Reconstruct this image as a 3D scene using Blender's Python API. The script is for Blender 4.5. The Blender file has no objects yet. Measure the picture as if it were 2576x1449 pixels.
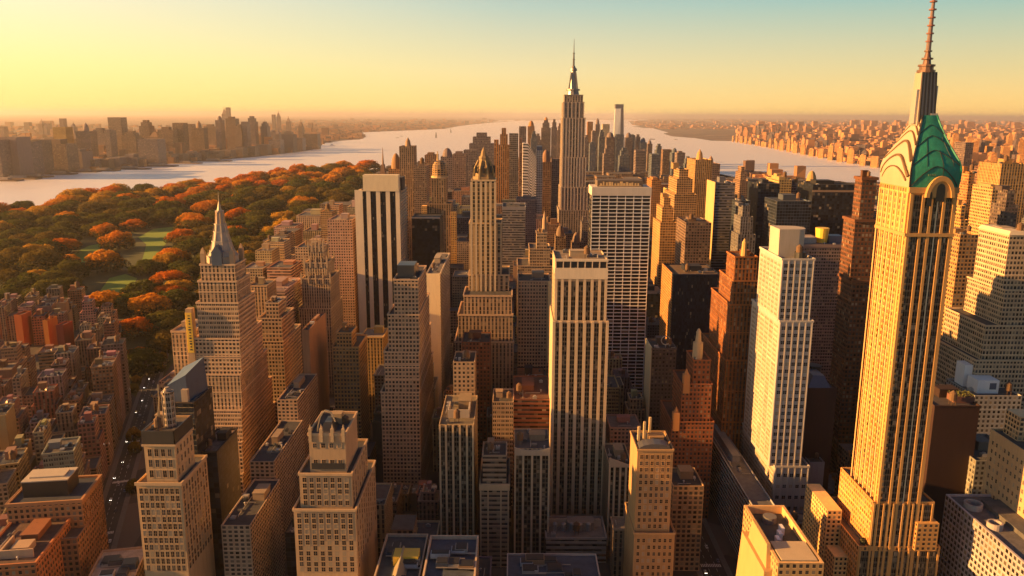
import bpy, bmesh, math, random
from mathutils import Vector, Matrix
R = math.radians
S = bpy.context.scene
COL = S.collection

# ------------------------------------------------------------------ camera, sky, sun, exposure
HC = 320.0                      # camera height
PITCH, ROLL, FPX, CX, CY = R(12.1), .00543, 2030.0, 1288.0, 724.5   # in a 2576 x 1449 frame
cd = bpy.data.cameras.new('camera'); cam = bpy.data.objects.new('camera', cd); COL.objects.link(cam); S.camera = cam
cd.sensor_width = 36; cd.lens = 36 * FPX / 2576; cd.clip_start = 1; cd.clip_end = 400000
cam.matrix_world = Matrix.Translation((0, 0, HC)) @ Matrix.Rotation(R(90) - PITCH, 4, 'X') @ Matrix.Rotation(ROLL, 4, 'Z')

SUN_AZ, SUN_EL = -95.5, 13.5    # degrees from the view direction (+Y), negative to the left
w = bpy.data.worlds.new('World'); S.world = w; w.use_nodes = True
nt = w.node_tree; N = nt.nodes; LK = nt.links; bg = N['Background']
sky = N.new('ShaderNodeTexSky'); sky.sky_type = 'NISHITA'; sky.sun_disc = False
sky.sun_elevation = R(SUN_EL); sky.sun_rotation = R(SUN_AZ)
sky.dust_density = 3; sky.air_density = 1; sky.ozone_density = 1; sky.altitude = 300
tc = N.new('ShaderNodeTexCoord'); sp = N.new('ShaderNodeSeparateXYZ'); LK.new(tc.outputs['Generated'], sp.inputs[0])
def wmap(src, a, b):
    m = N.new('ShaderNodeMapRange'); m.inputs[1].default_value = a; m.inputs[2].default_value = b; LK.new(src, m.inputs[0]); return m.outputs[0]
def wramp(src, stops):
    r = N.new('ShaderNodeValToRGB'); e = r.color_ramp.elements
    while len(e) < len(stops): e.new(.5)
    for k, (p, c) in enumerate(stops): e[k].position = p; e[k].color = (*c, 1)
    LK.new(src, r.inputs[0]); return r.outputs[0]
def wmix(f, a, b, mode='MIX'):
    m = N.new('ShaderNodeMix'); m.data_type = 'RGBA'; m.blend_type = mode; m.clamp_result = False
    if hasattr(f, 'links'): LK.new(f, m.inputs[0])
    else: m.inputs[0].default_value = f
    LK.new(a, m.inputs[6]); LK.new(b, m.inputs[7]); return m.outputs[2]
el = wmap(sp.outputs[2], -.05, .45)       # sin(elevation) -> 0..1
SKY_L = [(.0, (.95, .60, .18)), (.11, (1.0, .77, .22)), (.2, (.95, .80, .29)), (.35, (.85, .75, .47)), (.6, (.95, .84, .62)), (.75, (.3, .3, .28)), (1, (.10, .11, .13))]
SKY_M = [(.0, (.80, .45, .15)), (.11, (.95, .66, .21)), (.2, (.82, .65, .31)), (.35, (.42, .51, .41)), (.5, (.19, .24, .25)), (1, (.035, .055, .095))]
SKY_R = [(.0, (.70, .38, .13)), (.11, (1.05, .64, .18)), (.2, (.70, .55, .24)), (.35, (.24, .42, .36)), (.5, (.11, .19, .21)), (1, (.028, .05, .09))]
az = sp.outputs[0]
tint = wmix(wmap(az, .0, .5), wmix(wmap(az, -.5, .0), wramp(el, SKY_L), wramp(el, SKY_M)), wramp(el, SKY_R))
# the ramps outweigh the sky model and darken overhead to deepen shade in gaps
sc_ = N.new('ShaderNodeVectorMath'); sc_.operation = 'SCALE'; sc_.inputs[3].default_value = 9.0
LK.new(tint, sc_.inputs[0])
graded = wmix(.8, sky.outputs[0], sc_.outputs[0])
rearness = N.new('ShaderNodeMapRange'); rearness.inputs[1].default_value = -.6; rearness.inputs[2].default_value = .45; LK.new(sp.outputs[1], rearness.inputs[0])
rear = wramp(rearness.outputs[0], [(0, (.46, .62, .92)), (.5, (.60, .70, .86)), (1, (.8, .8, .8))]); graded = wmix(1.0, graded, rear, 'MULTIPLY')
gs = N.new('ShaderNodeVectorMath'); gs.operation = 'SCALE'; gs.inputs[3].default_value = 1.0; LK.new(graded, gs.inputs[0]); graded = gs.outputs[0]   # sky behind the camera is dimmed and cooled to shape the fill on walls
LK.new(graded, bg.inputs[0]); bg.inputs[1].default_value = .066
sl = bpy.data.lights.new('sun', 'SUN'); so = bpy.data.objects.new('sun', sl); COL.objects.link(so)
sl.energy = 5.0; sl.angle = R(.6); sl.color = (1, .48, .135)
sd = Vector((math.sin(R(SUN_AZ)) * math.cos(R(SUN_EL)), math.cos(R(SUN_AZ)) * math.cos(R(SUN_EL)), math.sin(R(SUN_EL))))
so.rotation_euler = sd.to_track_quat('Z', 'Y').to_euler()
S.view_settings.view_transform = 'Standard'; S.view_settings.look = 'None'; S.view_settings.exposure = 1.55; S.view_settings.gamma = 1
cy = S.cycles; cy.use_denoising = True; cy.max_bounces = 5; cy.diffuse_bounces = 3; cy.glossy_bounces = 2; cy.transmission_bounces = 2; cy.volume_bounces = 1
cy.sample_clamp_indirect = 4

# ------------------------------------------------------------------ picture <-> place
def ray(px, py):
    u0 = (px - CX) / FPX; v0 = (CY - py) / FPX
    c, s = math.cos(ROLL), math.sin(ROLL); u = u0 * c - v0 * s; v = u0 * s + v0 * c
    return u, math.cos(PITCH) + v * math.sin(PITCH), -math.sin(PITCH) + v * math.cos(PITCH)
def at(px, py, Y):
    x, y, z = ray(px, py); k = Y / y; return x * k, HC + z * k
def gnd(px, py, z=0.0):
    x, y, dz = ray(px, py); k = (z - HC) / dz; return x * k, y * k
def proj(x, y, z):
    z -= HC; d = y * math.cos(PITCH) - z * math.sin(PITCH); up = y * math.sin(PITCH) + z * math.cos(PITCH)
    u, v = x / d, up / d; c, s = math.cos(ROLL), math.sin(ROLL)
    return CX + FPX * (u * c + v * s), CY - FPX * (-u * s + v * c)
def lerp(tab, x):
    if x <= tab[0][0]: return tab[0][1]
    for (a, b), (c, d) in zip(tab, tab[1:]):
        if x <= c: return b + (d - b) * (x - a) / (c - a)
    return tab[-1][1]
rng = random.Random(7)

# ------------------------------------------------------------------ materials
def newmat(name):
    m = bpy.data.materials.new(name); m.use_nodes = True; n = m.node_tree.nodes; return m, n, m.node_tree.links, n['Principled BSDF']
def mth(n, l, op, a, b=None, c=None):
    m = n.new('ShaderNodeMath'); m.operation = op
    for i, v in enumerate((a, b, c)):
        if v is None: continue
        if isinstance(v, (int, float)): m.inputs[i].default_value = v
        else: l.new(v, m.inputs[i])
    return m.outputs[0]
def mixc(n, l, f, a, b, mode='MIX'):
    m = n.new('ShaderNodeMix'); m.data_type = 'RGBA'; m.blend_type = mode
    for i, v in ((0, f), (6, a), (7, b)):
        if isinstance(v, (int, float)): m.inputs[i].default_value = v
        elif isinstance(v, tuple): m.inputs[i].default_value = (*v, 1)
        else: l.new(v, m.inputs[i])
    return m.outputs[2]
def weather(n, l, amt=.3, scale=.05):
    g = n.new('ShaderNodeNewGeometry'); mp = n.new('ShaderNodeMapping'); mp.inputs[3].default_value = (1, 1, .25)
    l.new(g.outputs['Position'], mp.inputs[0])
    t = n.new('ShaderNodeTexNoise'); t.inputs['Scale'].default_value = scale; t.inputs['Detail'].default_value = 6; t.inputs['Roughness'].default_value = .65
    l.new(mp.outputs[0], t.inputs['Vector'])
    m2 = n.new('ShaderNodeMapping'); m2.inputs[3].default_value = (1, 1, .06); l.new(g.outputs['Position'], m2.inputs[0])
    t2 = n.new('ShaderNodeTexNoise'); t2.inputs['Scale'].default_value = scale * 9; t2.inputs['Detail'].default_value = 4; l.new(m2.outputs[0], t2.inputs['Vector'])
    return mth(n, l, 'MULTIPLY', mth(n, l, 'MULTIPLY_ADD', t.outputs[0], amt * 2.4, 1 - amt * 1.2), mth(n, l, 'MULTIPLY_ADD', t2.outputs[0], amt * 1.4, 1 - amt * .7))
def scalec(n, l, col, f):
    v = n.new('ShaderNodeVectorMath'); v.operation = 'SCALE'; l.new(col, v.inputs[0]); l.new(f, v.inputs[3]); return v.outputs[0]
def facade(name, ww, wh, glass=(.035, .032, .03), blind=.24, lit=0, span=None, mull=0, rough=.85, grough=.16, spec=.4):
    m, n, l, p = newmat(name)
    oi = n.new('ShaderNodeObjectInfo'); uv = n.new('ShaderNodeUVMap'); s = n.new('ShaderNodeSeparateXYZ'); l.new(uv.outputs[0], s.inputs[0])
    wall = scalec(n, l, oi.outputs['Color'], weather(n, l))
    fu = mth(n, l, 'FRACT', s.outputs[0]); fv = mth(n, l, 'FRACT', s.outputs[1])
    du = mth(n, l, 'ABSOLUTE', mth(n, l, 'SUBTRACT', fu, .5)); dv = mth(n, l, 'ABSOLUTE', mth(n, l, 'SUBTRACT', fv, .5))
    mu = mth(n, l, 'LESS_THAN', du, ww / 2); mv = mth(n, l, 'LESS_THAN', dv, wh / 2)
    if mull: mu = mth(n, l, 'MULTIPLY', mu, mth(n, l, 'GREATER_THAN', du, mull / 2))
    mask = mth(n, l, 'MULTIPLY', mu, mv)
    fl = n.new('ShaderNodeVectorMath'); fl.operation = 'FLOOR'; l.new(uv.outputs[0], fl.inputs[0])
    wn = n.new('ShaderNodeTexWhiteNoise'); wn.noise_dimensions = '3D'; l.new(fl.outputs[0], wn.inputs[0])
    q = n.new('ShaderNodeSeparateColor'); l.new(wn.outputs['Color'], q.inputs[0])
    tn = n.new('ShaderNodeTexWhiteNoise'); tn.noise_dimensions = '1D'; l.new(mth(n, l, 'FLOOR', mth(n, l, 'MULTIPLY', s.outputs[1], .21)), tn.inputs['W'])
    wall = scalec(n, l, wall, mth(n, l, 'MULTIPLY_ADD', tn.outputs['Value'], .22, .88))
    dd = mth(n, l, 'SUBTRACT', fv, .5 - wh / 2 - .07); sill = mth(n, l, 'MULTIPLY', mth(n, l, 'LESS_THAN', mth(n, l, 'ABSOLUTE', dd), .07), mth(n, l, 'LESS_THAN', du, ww / 2 + .06))
    belt = mth(n, l, 'LESS_THAN', mth(n, l, 'FRACT', mth(n, l, 'MULTIPLY', s.outputs[1], .125)), .035)
    wall = scalec(n, l, wall, mth(n, l, 'MULTIPLY_ADD', mth(n, l, 'MAXIMUM', sill, belt), .4, 1.0))
    base = wall
    if span is not None: base = mixc(n, l, mu, wall, scalec(n, l, wall, mth(n, l, 'ADD', 0, span)))
    bl = mixc(n, l, q.outputs[2], (.05, .045, .04), (.30, .24, .16))
    gv = n.new('ShaderNodeRGB'); gv.outputs[0].default_value = (*glass, 1)
    gl = mixc(n, l, mth(n, l, 'LESS_THAN', q.outputs[0], blind), scalec(n, l, gv.outputs[0], mth(n, l, 'MULTIPLY_ADD', q.outputs[1], 1.9, .3)), bl)
    l.new(mixc(n, l, mask, base, gl), p.inputs['Base Color'])
    l.new(mth(n, l, 'MULTIPLY_ADD', mask, grough - rough, rough), p.inputs['Roughness']); p.inputs['Specular IOR Level'].default_value = spec
    em = mth(n, l, 'MULTIPLY', mask, mth(n, l, 'GREATER_THAN', q.outputs[1], 1 - lit))
    p.inputs['Emission Color'].default_value = (1, .62, .25, 1); l.new(mth(n, l, 'MULTIPLY', em, .7), p.inputs['Emission Strength'])
    bp = n.new('ShaderNodeBump'); bp.inputs['Strength'].default_value = .5; bp.inputs['Distance'].default_value = .3; bp.invert = True
    l.new(mask, bp.inputs['Height']); l.new(bp.outputs[0], p.inputs['Normal'])
    return m
def plain(name, col=None, rough=.8, metal=0, amt=.25, scale=.15, spec=.5):
    m, n, l, p = newmat(name)
    if col is None: c = n.new('ShaderNodeObjectInfo').outputs['Color']
    else:
        r = n.new('ShaderNodeRGB'); r.outputs[0].default_value = (*col, 1); c = r.outputs[0]
    l.new(scalec(n, l, c, weather(n, l, amt, scale)), p.inputs['Base Color'])
    p.inputs['Roughness'].default_value = rough; p.inputs['Metallic'].default_value = metal; p.inputs['Specular IOR Level'].default_value = spec
    return m
M = {
 'punched': facade('punched window masonry', .5, .56),
 'dense': facade('dense window masonry', .6, .6),
 'pairs': facade('paired window masonry', .72, .55, mull=.14),
 'ribs': facade('ribbed masonry', .5, .62, span=.45),
 'tall': facade('tall window piers', .46, .78, span=.5),
 'bands': facade('ribbon window wall', 1.01, .45, blind=.2),
 'glass': facade('dark curtain wall', .9, .86, glass=(.012, .015, .022), blind=.06, lit=0, rough=.5, grough=.4, spec=.2),
 'slats': facade('white grid wall', .93, .66, glass=(.008, .009, .012), blind=.1, lit=.0),
 'grid': facade('fine grid wall', .7, .6, blind=.2),
 'gold': facade('golden window masonry', .5, .6, glass=(.17, .075, .02), blind=.5, lit=0),
 'plain': plain('plain masonry'), 'stone': plain('trim stone', amt=.15), 'metal': plain('painted metal', rough=.35, metal=.35, amt=.12),
 'roof': plain('bitumen roofing', rough=.9, amt=.62, scale=.22),
 'wallgrid': facade('pale window wall', .42, .5, glass=(.12, .085, .055), blind=.5, lit=0),
 'strip': facade('window strip', .8, .66, glass=(.012, .015, .016), blind=.2, lit=.0006, span=.5, spec=.25),
 'wood': plain('tank wood', (.13, .075, .04), rough=.9), 'black': plain('dark steel', (.02, .02, .022), rough=.5),
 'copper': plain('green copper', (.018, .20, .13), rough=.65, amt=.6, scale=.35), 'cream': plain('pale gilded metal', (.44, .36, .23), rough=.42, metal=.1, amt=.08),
 'glassdark': plain('dark glass', (.012, .014, .02), rough=.12, amt=.1), 'glassmid': plain('dusk glass', (.05, .06, .065), rough=.12, amt=.1),
 'blinds': plain('drawn blinds', (.33, .27, .18), rough=.6), 'bluemetal': plain('blue grey metal', (.07, .10, .16), rough=.4, metal=.2),
 'white': plain('white paint', (.75, .74, .72), rough=.5, amt=.1), 'yellow': plain('yellow sign', (.8, .52, .06), rough=.5, amt=.1),
}
_m, _n, _l, _p = newmat('lit glass'); _p.inputs['Base Color'].default_value = (.5, .35, .15, 1); _p.inputs['Emission Color'].default_value = (1, .68, .3, 1); _p.inputs['Emission Strength'].default_value = .6
M['lit'] = _m

# ------------------------------------------------------------------ mesh builder
class MB:
    def __init__(s): s.v = []; s.f = []; s.uv = []; s.mi = []
    def quad(s, pts, uv=None, mi=0):
        k = len(s.v); s.v += [tuple(p) for p in pts]; s.f.append(tuple(range(k, k + len(pts)))); s.mi.append(mi)
        s.uv.append(uv or [(0, 0)] * len(pts))
    def walls(s, x0, x1, y0, y1, z0, z1, bay=3.4, fl=3.7, mi=0, off=None):
        o = off if off is not None else rng.randint(0, 400) + .0; v0 = float(rng.randint(0, 400)); nf = max(1, round((z1 - z0) / fl)); c = [(x0, y0), (x1, y0), (x1, y1), (x0, y1)]
        for k in range(4):
            a, b = c[k], c[(k + 1) % 4]; n = max(1, round((abs(a[0] - b[0]) + abs(a[1] - b[1])) / bay))
            s.quad([(*a, z0), (*b, z0), (*b, z1), (*a, z1)], [(o, v0), (o + n, v0), (o + n, v0 + nf), (o, v0 + nf)], mi); o += n + 3
    def box(s, x0, x1, y0, y1, z0, z1, mi=0, bottom=True):
        s.walls(x0, x1, y0, y1, z0, z1, 3, 3, mi, 0); s.quad([(x0, y0, z1), (x1, y0, z1), (x1, y1, z1), (x0, y1, z1)], None, mi)
        if bottom: s.quad([(x0, y1, z0), (x1, y1, z0), (x1, y0, z0), (x0, y0, z0)], None, mi)
    def cyl(s, x, y, z0, z1, r0, r1, n=10, mi=0, cap=True, rot=0):
        a = [(x + r0 * math.cos(rot + 6.28319 * k / n), y + r0 * math.sin(rot + 6.28319 * k / n), z0) for k in range(n)]
        b = [(x + r1 * math.cos(rot + 6.28319 * k / n), y + r1 * math.sin(rot + 6.28319 * k / n), z1) for k in range(n)]
        for k in range(n):
            j = (k + 1) % n
            if r1 < 1e-4: s.quad([a[k], a[j], (x, y, z1)], None, mi)
            else: s.quad([a[k], a[j], b[j], b[k]], [(k, z0 / 3.5), (k + 1, z0 / 3.5), (k + 1, z1 / 3.5), (k, z1 / 3.5)], mi)
        if cap and r1 > 1e-4: s.quad(b, None, mi)
    def frustum(s, x0, x1, y0, y1, z0, X0, X1, Y0, Y1, z1, mi=0):
        a = [(x0, y0, z0), (x1, y0, z0), (x1, y1, z0), (x0, y1, z0)]; b = [(X0, Y0, z1), (X1, Y0, z1), (X1, Y1, z1), (X0, Y1, z1)]
        for k in range(4): s.quad([a[k], a[(k + 1) % 4], b[(k + 1) % 4], b[k]], None, mi)
        s.quad(b, None, mi)
    def bar(s, p, q, r, mi=0):
        p, q = Vector(p), Vector(q); d = (q - p).normalized(); a = d.cross(Vector((0, 0, 1)) if abs(d.z) < .9 else Vector((1, 0, 0))).normalized() * r; b = d.cross(a)
        o = [a + b, b - a, -a - b, a - b]
        for k in range(4): s.quad([p + o[k], p + o[(k + 1) % 4], q + o[(k + 1) % 4], q + o[k]], None, mi)
        s.quad([p + x for x in o], None, mi); s.quad([q + x for x in reversed(o)], None, mi)
    def mesh(s, name, mats):
        me = bpy.data.meshes.new(name); me.from_pydata(s.v, [], s.f); u = me.uv_layers.new(name='UVMap')
        u.data.foreach_set('uv', [c for f in s.uv for p in f for c in p])
        for m in (mats if isinstance(mats, (list, tuple)) else [mats]): me.materials.append(m)
        me.polygons.foreach_set('material_index', s.mi); me.update(); return me
def link(name, me, parent=None, col=None, loc=None, rz=0):
    o = bpy.data.objects.new(name, me); COL.objects.link(o); o.parent = parent
    if col: o.color = (*col, 1)
    if loc: o.location = loc
    if rz: o.rotation_euler = (0, 0, rz)
    return o
def structure(name, mb_or_me, mat=None, col=None):
    o = link(name, mb_or_me.mesh(name, mat) if isinstance(mb_or_me, MB) else mb_or_me, None, col); o['kind'] = 'structure'; return o
def poly_sheet(name, pts, z, mat, col=None):
    bm = bmesh.new(); bm.faces.new([bm.verts.new((x, y, z)) for x, y in pts]); bmesh.ops.triangulate(bm, faces=bm.faces[:])
    bmesh.ops.recalc_face_normals(bm, faces=bm.faces[:])
    if bm.faces[0].normal.z < 0: bmesh.ops.reverse_faces(bm, faces=bm.faces[:])
    me = bpy.data.meshes.new(name); bm.to_mesh(me); bm.free(); me.materials.append(mat); return structure(name, me, None, col)
def inside(pts, x, y):
    r = False
    for k in range(len(pts)):
        (a, b), (c, d) = pts[k], pts[k - 1]
        if (b > y) != (d > y) and x < (c - a) * (y - b) / (d - b) + a: r = not r
    return r

# ------------------------------------------------------------------ a building = an Empty with parts
BUILT = []      # every building: dict with screen box, for visibility of what stands behind
class Bld:
    def __init__(s, name, label, cat, x, y, rz=0, group=None):
        s.o = bpy.data.objects.new(name, None); COL.objects.link(s.o); s.o.location = (x, y, 0); s.o.rotation_euler = (0, 0, rz)
        if label: s.o['label'] = label
        s.o['category'] = cat
        if group: s.o['group'] = group
        s.x, s.y, s.rz = x, y, rz
    def part(s, name, mb, mat, col=None, parent=None, label=None):
        o = link(name, mb.mesh(name, mat), parent or s.o, col)
        if label: o['label'] = label
        return o
    def tier(s, x0, x1, y0, y1, z0, z1, mat='punched', col=(.3, .2, .12), bay=3.4, fl=3.7, par=1.2, roof=(.06, .055, .05), corn=None, t=.5, belt=()):
        m = MB(); m.walls(x0, x1, y0, y1, z0, z1, bay, fl)
        c = [(x0, y0), (x1, y0), (x1, y1), (x0, y1)]; i = [(x0 + t, y0 + t), (x1 - t, y0 + t), (x1 - t, y1 - t), (x0 + t, y1 - t)]; zr = z1 - par
        for k in range(4):
            j = (k + 1) % 4
            m.quad([(*c[k], z1), (*c[j], z1), (*i[j], z1), (*i[k], z1)]); m.quad([(*i[j], zr), (*i[k], zr), (*i[k], z1), (*i[j], z1)])
        wo = s.part('wall', m, M[mat], col)
        m = MB(); m.quad([(*p, zr) for p in i]); s.part('roof', m, M['roof'], roof)
        if corn or belt:
            m = MB(); bands = ([(z1 - corn[0], z1 + .12, corn[1])] if corn else []) + [(zb - .5, zb + .5, .3) for zb in belt]
            for a, b, e in bands:
                for (p0, p1, q0, q1) in ((x0 - e, x1 + e, y0 - e, y0), (x0 - e, x1 + e, y1, y1 + e), (x0 - e, x0, y0, y1), (x1, x1 + e, y0, y1)): m.box(p0, p1, q0, q1, a, b)
            s.part('cornice', m, M['stone'], tuple(min(.8, v * 1.15) for v in col))
        return zr
    def clutter(s, x0, x1, y0, y1, z, n=3, col=(.22, .16, .1), tank=None, big=1.0):
        W, D = x1 - x0, y1 - y0; r = rng
        bw, bd, bh = W * r.uniform(.25, .45), D * r.uniform(.2, .4), r.uniform(3, 7) * big; bx, by = x0 + r.uniform(.1, .5) * W, y0 + r.uniform(.35, .55) * D
        m = MB(); m.box(bx, bx + bw, by, by + bd, z, z + bh, 0, False); m.box(bx - .3, bx + bw + .3, by - .3, by + bd + .3, z + bh, z + bh + .5); s.part('bulkhead', m, M['plain'], col)
        if tank or (tank is None and r.random() < .5):
            s.tank(x0 + W * r.uniform(.15, .8), y0 + D * r.uniform(.12, .3), z, min(2.4, W * .12) * big)
        for k in range(n):
            a, b, h = r.uniform(1.5, 4) * big, r.uniform(1.5, 4) * big, r.uniform(1, 2.6) * big; x, y = x0 + r.uniform(.05, .8) * W, y0 + r.uniform(.05, .85) * D
            if x < bx + bw and x + a > bx and y < by + bd and y + b > by: continue
            m = MB(); m.box(x, x + a, y, y + b, z, z + h, 0, False)
            if r.random() < .5: m.cyl(x + a / 2, y + b / 2, z + h, z + h + .7, a * .3, a * .3, 8)
            else: m.box(x + a * .2, x + a * .8, y - .6, y, z + .3, z + h * .7)
            s.part('roof_unit', m, M['metal'], r.choice([(.35, .34, .32), (.16, .15, .14), (.5, .46, .4), (.08, .09, .1)]))
        if big <= 1.0 and n >= 3:
            for k in range(3):
                x, y = x0 + W * r.uniform(.08, .9), y0 + D * r.uniform(.06, .5); m = MB()
                if k < 2: q = min(D * .4, y1 - 1 - y) if k else 0; e = 0 if k else min(W * .4, x1 - 1 - x); m.bar((x, y, z + .7), (x + e + .4, y + q + .4, z + .7), .22); m.bar((x, y, z), (x, y, z + .7), .18); s.part('roof_pipe', m, M['metal'], (.42, .38, .32))
                else: m.cyl(x, y, z, z + 1.7, .45, .45, 8); m.cyl(x, y, z + 1.7, z + 2.2, .8, .3, 8); s.part('roof_vent', m, M['metal'], (.45, .42, .38))
    def tank(s, x, y, z, r=2.2):
        m = MB(); h = r * 1.5
        for a in (-1, 1):
            for b in (-1, 1): m.bar((x + a * r * .6, y + b * r * .6, z), (x + a * r * .6, y + b * r * .6, z + h), .15)
        m.cyl(x, y, z + h, z + h + r * 2, r, r * .95, 10); o = s.part('water_tank', m, M['wood'])
        m = MB(); m.cyl(x, y, z + h + r * 2, z + h + r * 2.9, r * 1.08, 0, 10); s.part('tank_roof', m, M['wood'], None, o)
    def reg(s, x0, x1, y0, y1, z, vb=None):
        c, q = math.cos(s.rz), math.sin(s.rz); pts = []
        for a in (x0, x1):
            for b in (y0, y1): pts.append((s.x + a * c - b * q, s.y + a * q + b * c))
        pr = [proj(*p, z) for p in pts]; pf = [proj(*p, 0) for p in pts]
        BUILT.append(dict(o=s.o, L=min(p[0] for p in pr), Rr=max(p[0] for p in pr), T=min(p[1] for p in pr), F=max(p[1] for p in pr), Y=min(p[1] for p in pts), pts=[pts[0], pts[2], pts[3], pts[1]], vb=vb))
    def piers(s, face, xs, y0, z0, z1, w, dep, col, name='pier', mat='stone'):
        for x in xs:
            m = MB()
            if face == 'F': m.box(x - w / 2, x + w / 2, y0 - dep, y0 - .003, z0, z1)
            elif face == 'L': m.box(y0 - dep, y0 - .003, x - w / 2, x + w / 2, z0, z1)
            else: m.box(y0 + .003, y0 + dep, x - w / 2, x + w / 2, z0, z1)
            s.part(name, m, M[mat], col)
    def strips(s, face, spans, y0, z0, z1, fl=3.7, bay=1.6, mat='strip', col=(.16, .13, .085)):
        for a, b in spans:
            m = MB(); o = rng.randint(0, 300); v = rng.randint(0, 300); n = max(1, round((b - a) / bay)); f = max(1, round((z1 - z0) / fl)); e = .06
            P = {'F': [(a, y0 - e), (b, y0 - e)], 'L': [(y0 - e, b), (y0 - e, a)], 'R': [(y0 + e, a), (y0 + e, b)]}[face]
            m.quad([(*P[0], z0), (*P[1], z0), (*P[1], z1), (*P[0], z1)], [(o, v), (o + n, v), (o + n, v + f), (o, v + f)]); s.part('window_strip', m, M[mat], col)
    def windows(s, face, a0, a1, y0, z0, z1, cols, rows, ww, wh, col, budget=100, pair=False):
        """real framed windows, each an object; those past the budget are one more part"""
        rest = MB(); n = 0; stp = (a1 - a0) / cols; fh = (z1 - z0) / rows
        for r_ in range(rows - 1, -1, -1):
            for c in range(cols):
                a = a0 + (c + .5) * stp; z = z0 + (r_ + .5) * fh; kind = rng.choices(['glassdark', 'glassmid', 'blinds', 'lit'], (56, 25, 19, 0))[0]
                loc, rz = {'F': ((a, y0, z), 0), 'L': ((y0, a, z), -math.pi / 2), 'R': ((y0, a, z), math.pi / 2)}[face]
                if s.left > 0 and n < budget:
                    link('window', win_mesh(ww, wh, kind), s.o, col, loc, rz); s.left -= 1; n += 1
                else:
                    cc, qq = math.cos(rz), math.sin(rz)
                    for (x0, x1, zz0, zz1, d0, mi) in win_boxes(ww, wh):
                        P = [(loc[0] + x * cc + d0 * qq, loc[1] + x * qq - d0 * cc, loc[2] + zz) for x, zz in ((x0, zz0), (x1, zz0), (x1, zz1), (x0, zz1))]
                        rest.quad(P, None, 0 if mi == 0 else 1 + ['glassdark', 'glassmid', 'blinds', 'lit'].index(kind))
        if rest.v:
            o = s.part('window', rest, [M['stone'], M['glassdark'], M['glassmid'], M['blinds'], M['lit']], col); o['kind'] = 'stuff'
    left = 100
def win_boxes(w, h):
    f = w * .1
    return [(-w / 2, w / 2, -h / 2, h / 2, .05, 1), (-w / 2 - f, w / 2 + f, -h / 2 - f * 1.6, -h / 2, .22, 0), (-w / 2 - f, w / 2 + f, h / 2, h / 2 + f, .16, 0),
            (-w / 2 - f, -w / 2, -h / 2, h / 2, .14, 0), (w / 2, w / 2 + f, -h / 2, h / 2, .14, 0), (-w * .03, w * .03, -h / 2, h / 2, .1, 0), (-w / 2, w / 2, -.04, .04, .09, 0)]
_wm = {}
def win_mesh(w, h, kind):
    k = (round(w, 2), round(h, 2), kind)
    if k not in _wm:
        m = MB()
        for (x0, x1, z0, z1, d, mi) in win_boxes(w, h):
            if mi: m.quad([(x0, -d, z0), (x1, -d, z0), (x1, -d, z1), (x0, -d, z1)], None, 1)
            else: m.box(x0, x1, -d, -.01, z0, z1)
        _wm[k] = m.mesh('window', [M['stone'], M[kind]])
    return _wm[k]

def tower(name, label, tiers, Y, D, mat, col, vb=None, cat='building', bay=3.4, fl=3.7, roof=(.06, .055, .05), corn=(1.6, .5), clut=3, step=1.5, belts=0, tank=None, **kw):
    """tiers, top first: (left px, right px, top px of the front wall[, depth]); all measured on the front wall at depth Y"""
    geo = []
    for k, t in enumerate(tiers):
        yy = Y - k * step; x0, z = at(t[0], t[2], yy); x1, _ = at(t[1], t[2], yy); geo.append([x0, x1, yy, (t[3] if len(t) > 3 else D), z])
    xc = (geo[0][0] + geo[0][1]) / 2; b = Bld(name, label, cat, xc, Y); b.t = []
    for k, (x0, x1, yy, d, z) in enumerate(geo):
        zb = geo[k + 1][4] - 1.2 if k + 1 < len(geo) else 0
        m_ = mat[k] if isinstance(mat, (list, tuple)) else mat; c_ = col[k] if isinstance(col, list) else col
        bl = [zb + (z - zb) * (i + 1) / (belts + 1) for i in range(belts)] if belts else ()
        a = (x0 - xc, x1 - xc, yy - Y, yy - Y + d + k * step)
        zr = b.tier(*a, zb, z, m_, c_, bay, fl, roof=roof, corn=corn, belt=bl); b.t.append((*a, zb, z)); b.reg(*a, z, vb if k == len(geo) - 1 else (b.t and vb))
        if k == 0 and clut: b.clutter(*a, zr, clut, tuple(v * .8 for v in c_), tank)
        b.c = c_
    return b

# ------------------------------------------------------------------ the setting: land, water, park, streets
def citymat(name, c1, c2, sc, rough=.95):
    m, n, l, p = newmat(name); g = n.new('ShaderNodeNewGeometry')
    v = n.new('ShaderNodeTexVoronoi'); v.inputs['Scale'].default_value = sc; l.new(g.outputs['Position'], v.inputs['Vector'])
    t = n.new('ShaderNodeTexNoise'); t.inputs['Scale'].default_value = sc * .08; t.inputs['Detail'].default_value = 8; l.new(g.outputs['Position'], t.inputs['Vector'])
    q = n.new('ShaderNodeSeparateColor'); l.new(v.outputs['Color'], q.inputs[0])
    f = mth(n, l, 'MULTIPLY', mth(n, l, 'POWER', q.outputs[0], 2.0), mth(n, l, 'MULTIPLY', t.outputs[0], 1.5))
    l.new(mixc(n, l, f, c1, c2), p.inputs['Base Color']); p.inputs['Roughness'].default_value = rough; return m
GM = citymat('city ground', (.045, .04, .036), (.16, .12, .09), .02)
FM = citymat('distant land', (.06, .042, .035), (.30, .20, .15), .004)
wm, n, l, p = newmat('river water'); g = n.new('ShaderNodeNewGeometry')
mp = n.new('ShaderNodeMapping'); mp.inputs[2].default_value = (0, 0, R(20)); mp.inputs[3].default_value = (.25, 1, 1); l.new(g.outputs['Position'], mp.inputs[0])
t1 = n.new('ShaderNodeTexNoise'); t1.inputs['Scale'].default_value = .02; t1.inputs['Detail'].default_value = 8; t1.inputs['Roughness'].default_value = .6; l.new(mp.outputs[0], t1.inputs['Vector'])
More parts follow.
